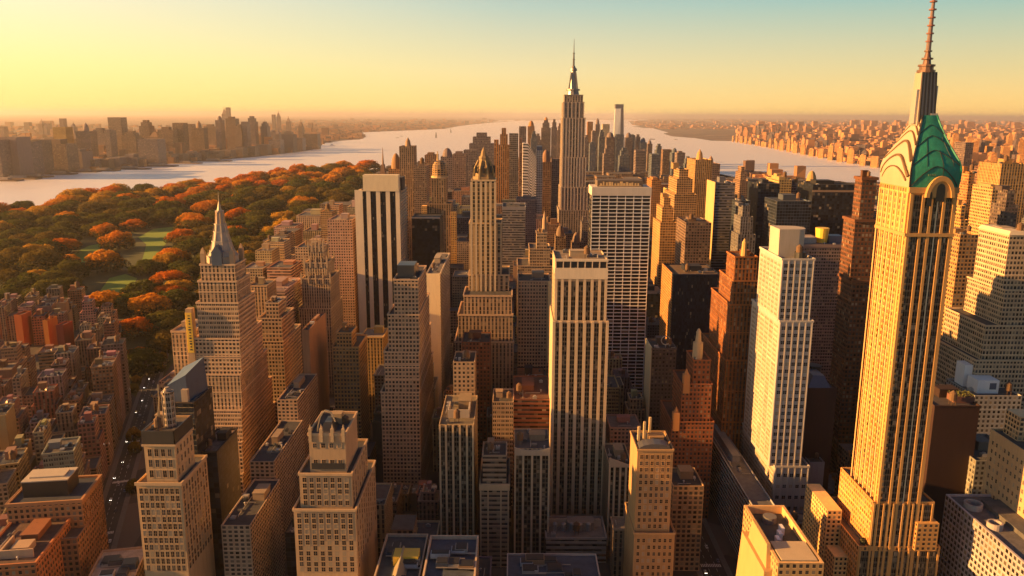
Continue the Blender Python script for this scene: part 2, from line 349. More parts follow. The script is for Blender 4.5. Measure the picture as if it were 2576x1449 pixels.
bp = n.new('ShaderNodeBump'); bp.inputs['Strength'].default_value = .15; bp.inputs['Distance'].default_value = 1.0; l.new(t1.outputs[0], bp.inputs['Height']); l.new(bp.outputs[0], p.inputs['Normal'])
l.new(mth(n, l, 'MULTIPLY_ADD', t1.outputs[0], .3, .4), p.inputs['Roughness']); p.inputs['Metallic'].default_value = .9; p.inputs['Base Color'].default_value = (.90, .87, .84, 1); p.inputs['Roughness'].default_value = .34; p.inputs['Specular IOR Level'].default_value = 1.0; p.inputs['IOR'].default_value = 1.5
m = MB(); m.quad([(-150000, -800, 0), (150000, -800, 0), (150000, 260000, 0), (-150000, 260000, 0)]); structure('ground', m, FM)
NEARBANK = [(-90, 540), (0, 538), (60, 533), (100, 530), (130, 512), (200, 502), (300, 492), (370, 491), (420, 489), (500, 477), (620, 463), (750, 442), (930, 427), (1080, 412), (1250, 398), (1400, 392)]
FARBANK = [(-120, 462), (0, 453), (60, 450), (120, 438), (200, 431), (330, 423), (440, 411), (640, 395), (760, 381), (800, 374), (815, 360), (860, 354), (905, 351), (922, 344), (900, 336), (915, 333), (980, 330), (1060, 327), (1120, 324), (1150, 318), (1190, 313), (1230, 309), (1300, 304), (1420, 301.5)]
TIP = [(1550, 388), (1660, 397), (1730, 420), (1850, 446), (2000, 466), (2260, 490), (2500, 530)]
RBANK = [(1580, 303), (1590, 314), (1640, 322), (1690, 336), (1840, 353), (1900, 364), (2000, 382), (2100, 402), (2210, 421), (2300, 440), (2500, 480), (2640, 510)]
water = [gnd(*q) for q in NEARBANK + TIP] + [gnd(*q) for q in reversed(RBANK)] + [gnd(*q) for q in reversed(FARBANK)]
poly_sheet('river', water, .35, wm)
def water_at(x, y): return inside(water, x, y)
for k, pts in enumerate(([(1668, 336), (1700, 331), (1760, 332), (1828, 336), (1832, 341), (1790, 345), (1740, 347), (1690, 343)], [(1738, 346), (1800, 344), (1850, 349), (1846, 355), (1790, 354)], [(1590, 318), (1640, 316), (1700, 319), (1690, 323), (1620, 322)])):
    poly_sheet('island', [gnd(*q) for q in pts], .8 + k * .1, FM)
pale, n, l, p = newmat('bay inlet'); 
for q in ([(1440, 303), (1560, 300.5), (1640, 301), (1600, 304), (1500, 306)], [(2000, 326), (2240, 325), (2240, 327), (2000, 329)], [(2420, 329), (2560, 327), (2600, 329), (2440, 332)], [(1190, 305), (1290, 302), (1330, 303), (1240, 306.5)]):
    poly_sheet('bay', [gnd(*z) for z in q], .5, wm)
# Manhattan's own ground, darker and finer
man = [(-1500, -300), (900, -300), (1600, 800), gnd(2640, 545)] + [gnd(*q) for q in reversed(TIP)] + [gnd(*q) for q in reversed(NEARBANK)] + [gnd(-200, 560)]
poly_sheet('city_ground', [(x, y) for x, y in man], .12, GM)
def leftland(x, y): return (not water_at(x, y))
# park
PARKPX = [(-120, 545), (0, 541), (60, 537), (100, 534), (130, 516), (200, 506), (300, 496), (370, 495), (420, 492), (500, 480), (620, 466), (750, 446), (930, 430), (935, 480), (880, 545), (780, 580), (690, 650), (600, 720), (500, 830), (400, 960), (345, 1000), (318, 985), (316, 850), (300, 800), (180, 770), (0, 760), (-150, 740)]
PARK = [gnd(*q) for q in PARKPX]
gm, n, l, p = newmat('park ground'); g = n.new('ShaderNodeNewGeometry'); t = n.new('ShaderNodeTexNoise'); t.inputs['Scale'].default_value = .03; t.inputs['Detail'].default_value = 6; l.new(g.outputs['Position'], t.inputs['Vector'])
l.new(mixc(n, l, t.outputs[0], (.030, .044, .010), (.085, .085, .018)), p.inputs['Base Color']); p.inputs['Roughness'].default_value = 1
poly_sheet('park_ground', PARK, .2, gm)
lm, n, l, p = newmat('lawn grass'); g = n.new('ShaderNodeNewGeometry'); t = n.new('ShaderNodeTexNoise'); t.inputs['Scale'].default_value = .02; t.inputs['Detail'].default_value = 8; l.new(g.outputs['Position'], t.inputs['Vector'])
l.new(mixc(n, l, t.outputs[0], (.13, .22, .018), (.24, .33, .035)), p.inputs['Base Color']); p.inputs['Roughness'].default_value = 1
LAWNS = [[(348, 598), (385, 576), (440, 570), (438, 590), (424, 602), (416, 615), (402, 632), (392, 655), (372, 680), (352, 672), (362, 640), (368, 615)], [(250, 735), (275, 700), (315, 690), (345, 700), (330, 730), (300, 760), (262, 758)], [(180, 640), (225, 618), (262, 612), (240, 640), (205, 668)], [(640, 560), (700, 548), (735, 545), (700, 565)]]
LAWNS = [[gnd(*q) for q in L_] for L_ in LAWNS]
for L_ in LAWNS: poly_sheet('lawn', L_, .3, lm)

# streets with kerbs
RM = plain('asphalt', (.035, .034, .034), rough=.85, amt=.35, scale=.3); PM = plain('pavement', (.13, .12, .11), rough=.9, amt=.3, scale=.4); MK = plain('road paint', (.55, .54, .5), rough=.7)
AVA = R(18.7); AVD = Vector((-math.sin(AVA), math.cos(AVA))); AVN = Vector((math.cos(AVA), math.sin(AVA))); AV0 = Vector((-262, 415))
def avpt(s_, t_): q = AV0 + AVD * s_ + AVN * t_; return (q.x, q.y)
def ribbon(name, f, s0, s1, t0, t1, z, mat, thick=0):
    m = MB()
    if thick:
        c = [f(s0, t0), f(s0, t1), f(s1, t1), f(s1, t0)]
        for k in range(4): m.quad([(*c[k], 0), (*c[(k + 1) % 4], 0), (*c[(k + 1) % 4], z), (*c[k], z)])
        m.quad([(*q, z) for q in c])
    else: m.quad([(*f(s0, t0), z), (*f(s0, t1), z), (*f(s1, t1), z), (*f(s1, t0), z)])
    return structure(name, m, mat)
strp = lambda s_, t_: (146 + t_, s_)
for f, s0, s1, hw in ((avpt, -80, 1150, 7.5), (strp, 380, 1300, 8.5)):
    ribbon('road', f, s0, s1, -hw, hw, .25, RM)
    ribbon('pavement', f, s0, s1, -hw - 4, -hw, .4, PM, .15); ribbon('pavement', f, s0, s1, hw, hw + 4, .4, PM, .15)
    m = MB()
    for k in range(int((s1 - s0) / 9)):
        for t_ in (-hw / 3, hw / 3):
            a, b = s0 + k * 9, s0 + k * 9 + 4; m.quad([(*f(a, t_ - .12), .262), (*f(a, t_ + .12), .262), (*f(b, t_ + .12), .262), (*f(b, t_ - .12), .262)])
    structure('lane_markings', m, MK)
    m = MB()
    for k in range(4):
        a = s0 + 150 + k * 95
        for j in range(12): t_ = -hw + 1 + j * (2 * hw - 2) / 12; m.quad([(*f(a, t_), .27), (*f(a, t_ + .7), .27), (*f(a + 4, t_ + .7), .27), (*f(a + 4, t_), .27)])
    structure('crosswalk', m, MK)

# ------------------------------------------------------------------ the buildings one can name, measured on the photograph
STONE, TAN, BROWN, BRICK, CREAM, GREY, WHITE = (.40, .28, .17), (.50, .34, .18), (.22, .13, .075), (.30, .115, .04), (.62, .50, .33), (.26, .24, .23), (.66, .63, .58)
NAVY, DARK = (.02, .022, .03), (.06, .05, .045)
T = tower
# --- foreground left
b = T('stone_tower', 'slim tan front tower with a round ribbed turret on its roof, beside the left avenue', [(358, 436, 1086, 26), (342, 455, 1214, 36)], 430, 30, 'plain', TAN, vb=1449, corn=None, clut=2, roof=(.10, .085, .07), step=3)
(x0, x1, y0, y1, za, zb), (X0, X1, Y0, Y1, ZA, ZB) = b.t
m = MB(); m.box(x0 - .5, x1 + .5, y0 - .5, y0 - .003, zb - 7.5, zb + .6); m.box(x1 + .003, x1 + .5, y0 - .5, y1, zb - 7.5, zb + .6); m.box(x0 - .5, x0 - .003, y0, y1, zb - 7.5, zb + .6); b.part('dark_parapet', m, M['metal'], (.07, .065, .06))
m = MB(); m.box(x0 - .9, x1 + .9, y0 - .9, y0 - .003, zb - 8.6, zb - 7.52); m.box(x1 + .003, x1 + .9, y0 - .003, y1, zb - 8.6, zb - 7.52); b.part('cornice', m, M['stone'], (.5, .35, .2)); m = MB(); m.box(X0 - .7, X1 + .7, Y0 - .7, Y0 - .003, ZB - 1.6, ZB + .2); m.box(X1 + .003, X1 + .7, Y0, Y1, ZB - 1.6, ZB + .2); b.part('cornice', m, M['stone'], (.5, .35, .2))
b.left = 100
b.windows('F', x0 + 1.2, x1 - 1.2, y0, za + 2, zb - 9.5, 4, 3, 2.1, 4.4, TAN, 12); b.windows('R', y0 + 1, y1 - 1, x1, za + 2, zb - 9.5, 5, 3, 1.6, 3.6, TAN, 15)
b.windows('F', X0 + 1, X1 - 1, Y0, ZB - 56, ZB - 3, 8, 12, 1.95, 3.4, TAN, 72); b.windows('R', Y0 + 1, Y1 - 1, X1, ZB - 56, ZB - 3, 9, 12, 2.0, 3.4, TAN, 30)
m = MB(); cx_, cy_ = (x0 + x1) / 2 + 2, y0 + 12; m.cyl(cx_, cy_, zb - 1, zb + 19, 3.2, 3.2, 16); m.cyl(cx_, cy_, zb + 19, zb + 20, 3.6, 3.6, 16); m.cyl(cx_, cy_, zb + 20, zb + 22.5, 2.6, 1.2, 16)
tu = b.part('turret', m, M['grid'], (.3, .24, .18)); m = MB()
for k in range(8): a = k * .785; m.bar((cx_ + 3.4 * math.cos(a), cy_ + 3.4 * math.sin(a), zb - 1), (cx_ + 3.4 * math.cos(a), cy_ + 3.4 * math.sin(a), zb + 19), .22)
b.part('turret_rib', m, M['stone'], (.45, .36, .26), tu); m = MB(); m.bar((cx_ - 6, cy_, zb - 1), (cx_ - 5, cy_, zb + 24), .25); m.bar((cx_ - 7.5, cy_, zb - 1), (cx_ - 5, cy_, zb + 16), .35); b.part('mast', m, M['metal'], (.5, .4, .25))

b = T('glass_tower', 'black slab tower with a tilted blue wedge penthouse behind the slim tan stone tower', [(404, 487, 1012, 32)], 492, 32, 'glass', (.035, .026, .024), clut=0, corn=(.8, .25), roof=(.2, .14, .1))
(x0, x1, y0, y1, za, zb), = b.t
m = MB(); A = [(x0 + .8, y0 + 4), (x1 - 5, y0 + 4), (x1 - 1, y1 - 4), (x0 + 3, y1 - 4)]; hh = [10, 17, 22, 15]
bt = [(*q, zb - 1.2) for q in A]; tp = [(q[0] * .8 + (x0 + x1) * .1 + .5, q[1], zb + h) for q, h in zip(A, hh)]
for k in range(4): m.quad([bt[k], bt[(k + 1) % 4], tp[(k + 1) % 4], tp[k]])
m.quad(tp); b.part('wedge_penthouse', m, M['bluemetal'], (.075, .11, .17)); m = MB(); m.box(x1 - 8, x1 - 4, y0 + 1, y0 + 3.9, zb - 1.2, zb + 8); b.part('stair_head', m, M['plain'], (.4, .3, .2))
b = T('glass_tower', 'lower black slab with a pale curved roof edge, right of the blue wedge tower', [(492, 545, 1135, 40)], 500, 40, 'glass', (.025, .02, .022), clut=1, roof=(.22, .15, .12), corn=(1, .3))
# spire tower
b = T('spire_tower', 'stepped stone hotel tower crowned by a tall grey pyramid roof and needle spire', [(503, 590, 664, 26), (498, 594, 706, 32), (494, 598, 760, 40), (489, 602, 850, 54), (485, 604, 940, 66), (481, 606, 1030, 78), (477, 608, 1110, 86), (473, 610, 1190, 95)], 630, 30, ['tall', 'tall', 'pairs', 'dense', 'tall', 'pairs', 'dense', 'dense'], (.50, .34, .20), vb=1300, clut=0, bay=3, fl=3.6, corn=(1.3, .6), belts=1)
(x0, x1, y0, y1, za, zb) = b.t[0]; cx_, cy_ = (x0 + x1) / 2, (y0 + y1) / 2; _, zt = at(548, 480, 645); _, z2 = at(548, 562, 645); _, z1_ = at(548, 530, 645); _, zg = at(548, 507, 645); H_ = z2 - zb
PR = [(-1.2, 13.0), (5, 12.2), (H_ * .3, 9.2), (H_ * .55, 7.0), (H_ * .8, 5.2), (H_, 4.2)]
m = MB()
for (a, r0), (c, r1) in zip(PR, PR[1:]): m.cyl(cx_, cy_, zb + a, zb + c, r0 - .5, r1, 8, rot=.39); m.cyl(cx_, cy_, zb + c - .5, zb + c + .3, r1 + .7, r1 + .7, 8, rot=.39)
rf = b.part('pyramid_roof', m, M['stone'], (.42, .36, .29)); m = MB()
m.cyl(cx_, cy_, z2, z1_, 3.6, 2.9, 8, rot=.39); m.cyl(cx_, cy_, z1_ - .8, z1_ + .5, 3.6, 3.6, 8)
la = b.part('lantern', m, M['stone'], (.40, .32, .26)); m = MB()
for k in range(8): a = .39 + k * .785; m.bar((cx_ + 3.7 * math.cos(a), cy_ + 3.7 * math.sin(a), z2), (cx_ + 3.0 * math.cos(a), cy_ + 3.0 * math.sin(a), z1_), .3)
b.part('lantern_post', m, M['stone'], (.6, .42, .2), la)
m = MB(); m.cyl(cx_, cy_, z1_ + .5, zg, 2.1, .5, 8); m.cyl(cx_, cy_, zg, zt, .5, .15, 6); b.part('spire', m, M['cream'])
m = MB()
for k in range(8):
    a = .39 + k * .785
    for (c, r0), (d, r1) in zip(PR[1:], PR[2:]): m.bar((cx_ + r0 * math.cos(a), cy_ + r0 * math.sin(a), zb + c), (cx_ + r1 * math.cos(a), cy_ + r1 * math.sin(a), zb + d), .3)
b.part('roof_rib', m, M['stone'], (.55, .45, .32), rf)
for dx in (0, 1):
    for dy in (0, 1):
        m = MB(); X_, Y_ = (x0 + 2.2, x1 - 2.2)[dx], (y0 + 2.2, y1 - 2.2)[dy]; m.box(X_ - 1.8, X_ + 1.8, Y_ - 1.8, Y_ + 1.8, zb - 1.2, zb + 8); m.frustum(X_ - 2, X_ + 2, Y_ - 2, Y_ + 2, zb + 8, X_ - .2, X_ + .2, Y_ - .2, Y_ + .2, zb + 13); b.part('pinnacle', m, M['stone'], (.42, .28, .16))
m = MB(); m.box(cx_ - 4, cx_ + 4, y0 - .8, y0 + 3, zb - 1.2, zb + 9); m.frustum(cx_ - 4.4, cx_ + 4.4, y0 - 1, y0 + 6, zb + 9, cx_ - .1, cx_ + .1, y0 - 1, y0 + 6, zb + 15); b.part('dormer', m, M['bluemetal'], (.2, .23, .27))
(x0, x1, y0, y1, za, zb) = b.t[3]
m = MB(); m.box(x0 - 5.2, x0 - .2, y0 - 1, y0 + 5, zb - 38, zb + 24); sg = b.part('sign_tower', m, M['plain'], (.42, .28, .15)); m = MB(); m.box(x0 - 5, x0 - .4, y0 - 1.5, y0 - 1.02, zb - 12, zb + 21); m.box(x0 - 5.7, x0 - 5.22, y0 - .9, y0 + 4.9, zb - 12, zb + 21); b.part('sign_panel', m, M['yellow'], None, sg)
m = MB()
for k in range(13): z_ = zb - 10 + k * 2.35; a = rng.uniform(.3, 1); m.box(x0 - 4 + a, x0 - 1.4 - a * .5, y0 - 1.6, y0 - 1.52, z_, z_ + rng.uniform(.8, 1.6))
b.part('sign_mark', m, M['black'], None, sg)
T('stone_building', 'low tan block with a tilted grey roof beside the avenue, left of the spire tower', [(430, 486, 832, 40)], 660, 40, 'tall', STONE, clut=3, roof=(.2, .19, .19))
b = T('apartment_tower', 'stepped brown apartment tower right behind the spire tower, its right wall lit', [(668, 700, 762, 26), (648, 708, 800, 40), (634, 712, 858, 60)], 720, 30, 'dense', (.42, .29, .17), vb=1000, corn=(1, .5), clut=3, bay=3)
b = T('slab_building', 'pinkish banded slab with rooftop units, left of the spiky crowned brick tower', [(652, 716, 730, 70)], 860, 70, 'bands', (.42, .27, .21), clut=4, roof=(.33, .22, .17))
b = T('brick_tower', 'spiky crowned brick tower of many small pinnacles left of the black and white striped tower', [(775, 812, 620, 24), (766, 822, 660, 36), (758, 830, 700, 46), (752, 832, 775, 60)], 900, 30, 'tall', (.46, .33, .20), vb=1000, bay=2.8, clut=2, corn=(1.2, .5))
for k, (x0, x1, y0, y1, za, zb) in enumerate(b.t[:3]):
    m = MB(); n_ = 4
    for i in range(n_ + 1):
        X_ = x0 + (x1 - x0) * i / n_
        for Y_ in (y0, y1): m.box(X_ - .9, X_ + .9, Y_ - .7, Y_ + .9, zb - 6, zb + 4); m.cyl(X_, Y_, zb + 4, zb + 9, .9, 0, 4, rot=.785)
    b.part('pinnacle', m, M['stone'], (.45, .33, .2))
T('brick_tower', 'plain orange brown brick tower in front of the striped tower, with a small stepped top', [(846, 884, 836, 22), (836, 902, 872, 40)], 700, 30, 'dense', (.42, .24, .09), vb=1110, bay=3, clut=2)
# striped tower
b = T('striped_tower', 'cream and black vertically striped tower with a blank cream top band', [(902, 1000, 478, 80)], 1000, 80, 'grid', (.46, .36, .24), vb=825, clut=0, bay=4, fl=4, roof=(.2, .16, .12))
(x0, x1, y0, y1, za, zb), = b.t
for k in range(5): a = x0 + (x1 - x0) * (k / 4); b.piers('F', [a], y0, 0, zb, (x1 - x0) * (.2 if k < 1 else .105), 1.4, (.74, .62, .44))  # stripes' cream paint also stands in for sunlight on the front
b.strips('F', [(x0, x1)], y0, 0, zb, mat='glass', col=(.02, .018, .018), bay=1.5)
m = MB(); _, zt = at(950, 440, 1000); m.box(x0 + 6, x1 + 1.5, y0 - 2, y0 + 14, zb - 1.2, zt); b.part('top_band', m, M['stone'], (.74, .62, .40)); m = MB(); m.box(x1 - 6, x1 + 4, y0 + 14.01, y0 + 40, zb - 1.2, zt - 4); b.part('plant_room', m, M['plain'], (.05, .045, .045))
m = MB()
for k in range(10): m.box(x1 + .3, x1 + 1.1, y0 + 3 + k * 7.8, y0 + 3.9 + k * 7.8, 0, zb)
for k in range(int(zb / 4)): m.box(x1 + 1.12, x1 + 1.9, y0, y1, k * 4, k * 4 + .9)
b.part('balcony_grid', m, M['stone'], (.6, .5, .36))
b = T('brown_tower', 'tall stepped brown brick tower with a dark roof box before the plain black slab', [(990, 1052, 702, 62), (975, 1054, 790, 80), (966, 1054, 884, 95), (958, 1055, 985, 112)], 645, 62, 'dense', (.42, .29, .18), vb=1215, bay=2.9, fl=3.5, clut=5, roof=(.05, .05, .055), corn=(1.2, .5), belts=2)
(x0, x1, y0, y1, za, zb) = b.t[0]; m = MB(); m.box(x0 + 2, x1 - 4, y0 + 8, y0 + 28, zb - 1.2, zb + 10); b.part('roof_box', m, M['metal'], (.07, .07, .075))
T('glass_slab', 'plain black slab with a thin pale roof edge behind the tall brown tower', [(1036, 1106, 546, 40)], 1060, 40, 'glass', (.016, .016, .019), vb=670, clut=0, corn=(1.5, .4))
bb = BUILT[-1]['o']; m = MB(); x0, z_ = at(1036, 546, 1060); x1, _ = at(1106, 546, 1060); hw = (x1 - x0) / 2; m.box(-hw - .5, hw + .5, -.6, -.42, z_ - 1.8, z_ + .3); link('roof_edge', m.mesh('roof_edge', M['stone']), bb, (.6, .52, .42))
T('stone_slab', 'pale banded slab with sunlight painted cream on its end wall, below the plain black slab', [(1073, 1107, 688, 130)], 830, 130, 'bands', (.50, .40, .27), vb=900, clut=5, roof=(.14, .12, .1), bay=5)
bb = BUILT[-1]['o']; x0, z_ = at(1073, 688, 830); x1, _ = at(1107, 688, 830); hw = (x1 - x0) / 2; m = MB(); m.box(-hw, hw, -.8, -.02, 0, z_); link('painted_sun_end', m.mesh('painted_sun_end', M['stone']), bb, (.78, .66, .42))  # sunlight on the front, given as cream paint on this wall
# lantern tower
b = T('ribbed_tower', 'slender ribbed stone tower with an ornate rounded lantern crown, on a broad stepped base', [(1186, 1246, 452, 26), (1180, 1262, 560, 34), (1178, 1281, 690, 44)], 780, 26, 'tall', [(.50, .37, .21), (.48, .35, .2), (.46, .33, .19)], clut=0, bay=5, corn=(1.4, .5), vb=720)
(x0, x1, y0, y1, za, zb) = b.t[0]; cx_, cy_ = (x0 + x1) / 2, (y0 + y1) / 2; _, zt = at(1222, 366, 793); hw = (x1 - x0) / 2
m = MB(); r_ = hw
for a, c, q, e in ((0, .12, .9, .88), (.12, .36, .76, .66), (.36, .44, .74, .62), (.44, .66, .5, .36), (.66, .72, .42, .34), (.72, .88, .26, .18), (.88, 1, .16, .02)): m.cyl(cx_, cy_, zb - 1.2 + (zt - zb) * a, zb - 1.2 + (zt - zb) * c, r_ * q * 1.15, r_ * e * 1.15, 8, rot=.39)
cr = b.part('lantern_crown', m, M['stone'], (.27, .18, .09)); m = MB()
for k in range(8): a = .39 + k * .785; rr = r_ * .98; m.bar((cx_ + rr * math.cos(a), cy_ + rr * math.sin(a), zb), (cx_ + rr * .86 * math.cos(a), cy_ + rr * .86 * math.sin(a), zb + (zt - zb) * .3), .8); m.bar((cx_ + rr * .86 * math.cos(a), cy_ + rr * .86 * math.sin(a), zb + (zt - zb) * .3), (cx_ + rr * .5 * math.cos(a), cy_ + rr * .5 * math.sin(a), zb + (zt - zb) * .56), .7)
b.part('crown_rib', m, M['stone'], (.40, .28, .12), cr)
m = MB()
for k in range(8): a = k * .785; m.box(cx_ + r_ * .88 * math.cos(a) - 1, cx_ + r_ * .88 * math.cos(a) + 1, cy_ + r_ * .88 * math.sin(a) - 1, cy_ + r_ * .88 * math.sin(a) + 1, zb + 6, zb + 13)
b.part('lantern_window', m, M['black'], None, cr)
(x2, x3, y2, y3, z2_, z3) = b.t[-1]
for k in range(6): b.piers('F', [x0 + (x1 - x0) * k / 5], y2 - .8, z3 - 150 if z3 > 150 else 0, zb - 2, 1.9, 1.5, (.58, .45, .28))
b2 = T('stone_building', 'broad stepped stone base block with tall windows under the ribbed lantern tower', [(1166, 1288, 742, 40), (1152, 1290, 790, 50), (1144, 1292, 858, 60)], 752, 40, 'tall', (.45, .31, .19), vb=905, bay=3.6, clut=0, corn=(1.8, .6), step=4)
T('grey_slab', 'blue grey slab with two pale roof bands right of the ribbed lantern tower', [(1264, 1322, 520, 60)], 1210, 60, 'bands', (.22, .205, .2), vb=640, clut=1, bay=3, corn=(5, .6))
T('grey_slab', 'taller mauve slab with plain walls behind the pale banded slab', [(1300, 1350, 500, 40)], 1500, 40, 'punched', (.24, .18, .16), vb=560, clut=1)
b = T('stepped_building', 'stepped tan wedding cake building with a pointed turret, left of the white topped pier tower', [(1350, 1376, 585, 20), (1332, 1384, 625, 40), (1302, 1396, 668, 50)], 950, 30, 'pairs', (.42, .29, .17), vb=760, clut=2, corn=(1.2, .6), bay=4)
(x0, x1, y0, y1, za, zb) = b.t[0]; m = MB(); m.cyl(x1 - 3, y0 + 5, zb - 1, zb + 14, 3, 2.4, 8); m.cyl(x1 - 3, y0 + 5, zb + 14, zb + 26, 2.6, 0, 8); b.part('turret', m, M['stone'], (.35, .24, .15))
b = T('stone_building', 'square tan office block with light painted down its right edge, left of the central pier tower', [(1304, 1384, 706, 40)], 790, 40, 'dense', (.42, .29, .18), vb=890, clut=4, bay=3)
(x0, x1, y0, y1, za, zb), = b.t; m = MB(); m.box(x1 - 2, x1 + 2.2, y0 - 1.4, y0 - .02, zb - 85, zb); b.part('painted_lit_edge', m, M['stone'], (.75, .55, .26))  # strip added in a pale colour for the lit right edge
# central pier tower
b = T('pier_tower', 'tall white topped tower of pale vertical piers and dark window strips, in the centre foreground', [(1397, 1529, 652, 42), (1391, 1531, 806, 50)], 600, 42, 'plain', (.5, .38, .24), vb=1310, clut=4, roof=(.22, .17, .12), corn=None, step=2.5)
(x0, x1, y0, y1, za, zb), (X0, X1, Y0, Y1, ZA, ZB) = b.t
n_ = 7; st = (x1 - x0) / n_
b.strips('F', [(x0 + st * k + 1.2, x0 + st * (k + 1) - 1.2) for k in range(n_)], y0, za, zb - 17, bay=1.5, col=(.24, .19, .12))
b.piers('F', [x0 + st * k + (.9 if k == 0 else -.9 if k == n_ else 0) for k in range(n_ + 1)], y0, za - 1, zb - 15, 2.0, 1.1, (.64, .49, .31))
m = MB(); m.box(x0 - .3, x1 + .3, y0 - 1.3, y0 - .003, zb - 15, zb - 6.5); m.box(x0 - .4, x1 + .4, y0 - 1.3, y0 - .003, zb - 1.5, zb + .4); b.part('white_band', m, M['stone'], (.72, .60, .42))
m = MB(); m.quad([(x0 + .5, y0 - .3, zb - 6.5), (x1 - .5, y0 - .3, zb - 6.5), (x1 - .5, y0 - .3, zb - 1.5), (x0 + .5, y0 - .3, zb - 1.5)]); b.part('loggia', m, M['black'])
b.piers('F', [x0 + .6 + (x1 - x0 - 1.2) * k / 7 for k in range(8)], y0 - .4, zb - 6.49, zb - 1.51, .7, .8, (.62, .5, .36), 'loggia_post')
st = (X1 - X0) / n_
b.strips('F', [(X0 + st * k + 1.3, X0 + st * (k + 1) - 1.3) for k in range(n_)], Y0, 6, ZB - 2, bay=1.5, col=(.24, .19, .12))
b.piers('F', [X0 + st * k + (.9 if k == 0 else -.9 if k == n_ else 0) for k in range(n_ + 1)], Y0, 0, ZB - .6, 2.2, 1.2, (.62, .47, .29))
b.strips('L', [(y0 + 3, y0 + 18), (y0 + 22, y1 - 3)], x0, za + 2, zb - 12, mat='dense', col=(.45, .33, .2))
# grid slab
b = T('grid_slab', 'wide black slab covered in thin white horizontal lines under a blank pale band', [(1490, 1637, 486, 38)], 900, 38, 'slats', (.03, .03, .032), vb=890, clut=0, bay=9.4, fl=4.1, roof=(.2, .16, .12))
(x0, x1, y0, y1, za, zb), = b.t; _, zt = at(1560, 471, 900)
m = MB(); m.box(x0 - .6, x1 + .6, y0 - 1.2, y1 + .6, zb - 2.6, zt); b.part('top_band', m, M['stone'], (.58, .52, .44))
m = MB()
for k in range(int(zb / 4.1)): m.box(x0 - .3, x1 + .3, y0 - .9, y0 - .003, k * 4.1, k * 4.1 + .85)
b.part('white_sill', m, M['white'], (.6, .6, .6))
b.piers('F', [x0 + (x1 - x0) * k / 7 for k in range(8)], y0, 0, zb - 2.7, .7, .7, (.5, .5, .48), 'mullion', 'white')
m = MB(); m.box(x0 + 6, x1 - 8, y0 + 6, y1 - 4, zt, zt + 7); b.part('plant_room', m, M['plain'], (.12, .09, .07)); m = MB()
for k in range(14): a = x0 + 9 + k * (x1 - x0 - 20) / 14; m.box(a, a + rng.uniform(1.5, 3), y0 + 5.4, y0 + 5.95, zt + 1.5, zt + 1.5 + rng.uniform(2, 4.5))
m.box(x0 + 8, x1 - 10, y0 + 5.4, y0 + 5.95, zt + .8, zt + 1.4); b.part('sign_letters', m, M['stone'], (.6, .42, .2))
# --- central foreground
def box_b(name, label, x0, x1, y0, y1, h, mat, col, cat='building', **kw):
    """a building given in metres: returns it with local box"""
    vb = kw.pop('vb', None); clut = kw.pop('clut', 3); tank = kw.pop('tank', None); big = kw.pop('big', 1)
    b = Bld(name, label, cat, (x0 + x1) / 2, y0, kw.pop('rz', 0), kw.pop('group', None)); hw = (x1 - x0) / 2
    zr = b.tier(-hw, hw, 0, y1 - y0, 0, h, mat, col, **kw); b.reg(-hw, hw, 0, y1 - y0, h, vb); b.t = [(-hw, hw, 0, y1 - y0, 0, h)]
    if clut: b.clutter(-hw, hw, 0, y1 - y0, zr, clut, tuple(v * .8 for v in col), tank, big)
    return b
def pier_front(b, n, col, w=1.3, z0=0, top=1.5, dep=.9, bay=2.0, k=0):
    (x0, x1, y0, y1, za, zb) = b.t[k]; st = (x1 - x0) / n
    b.strips('F', [(x0 + st * i + w * .6, x0 + st * (i + 1) - w * .6) for i in range(n)], y0, z0, zb - top, bay=bay)
    b.piers('F', [x0 + st * i + (w / 2 if i == 0 else -w / 2 if i == n else 0) for i in range(n + 1)], y0, z0, zb - top * .3, w, dep, col)
b = T('pier_building', 'ribbed building with five dark window strips and a deep roof, lower centre', [(1104, 1192, 1068, 62)], 540, 62, 'ribs', (.34, .25, .14), vb=1310, clut=6, roof=(.17, .14, .09), corn=None); pier_front(b, 5, (.60, .45, .26), top=2)
(x0, x1, y0, y1, za, zb), = b.t; m = MB(); m.box(x0 + 5, x1 - 4, y0 + 16, y0 + 17, zb - 1.2, zb + 5); m.box(x1 - 5, x1 - 4, y0 + 17, y0 + 34, zb - 1.2, zb + 5); m.box(x0 + 5, x0 + 6, y0 + 17, y0 + 34, zb - 1.2, zb + 5); b.part('screen_wall', m, M['stone'], (.42, .36, .28))
box_b('brick_building', 'tan plain box with two bright rooftop boxes behind the ribbed building', *[at(1140, 950, 640)[0], at(1194, 950, 640)[0]], 640, 672, 120, 'punched', (.42, .30, .18), vb=1010, clut=4)
box_b('brick_building', 'dark red brick block with a green roof shed behind the tan plain box', at(1160, 900, 690)[0], at(1232, 900, 690)[0], 700, 735, 120, 'punched', (.19, .075, .04), vb=980, clut=3)
b = T('pier_building', 'narrow dark stepped building with a beam framed roof between two ribbed buildings', [(1214, 1274, 1145, 24), (1207, 1281, 1218, 44)], 530, 24, 'bands', (.27, .20, .13), vb=1400, clut=3, roof=(.04, .045, .05), corn=(1, .5), bay=3)
(x0, x1, y0, y1, za, zb) = b.t[1]; b.piers('F', [x0 + .6, x0 + (x1 - x0) * .28, x0 + (x1 - x0) * .72, x1 - .6], y0, 0, zb - 4, 1.0, .8, (.44, .33, .2)); m = MB(); m.box(x0 - .4, x1 + .4, y0 - 2, y0 - .003, zb - 3.9, zb + .5); b.part('canopy', m, M['stone'], (.46, .34, .2))
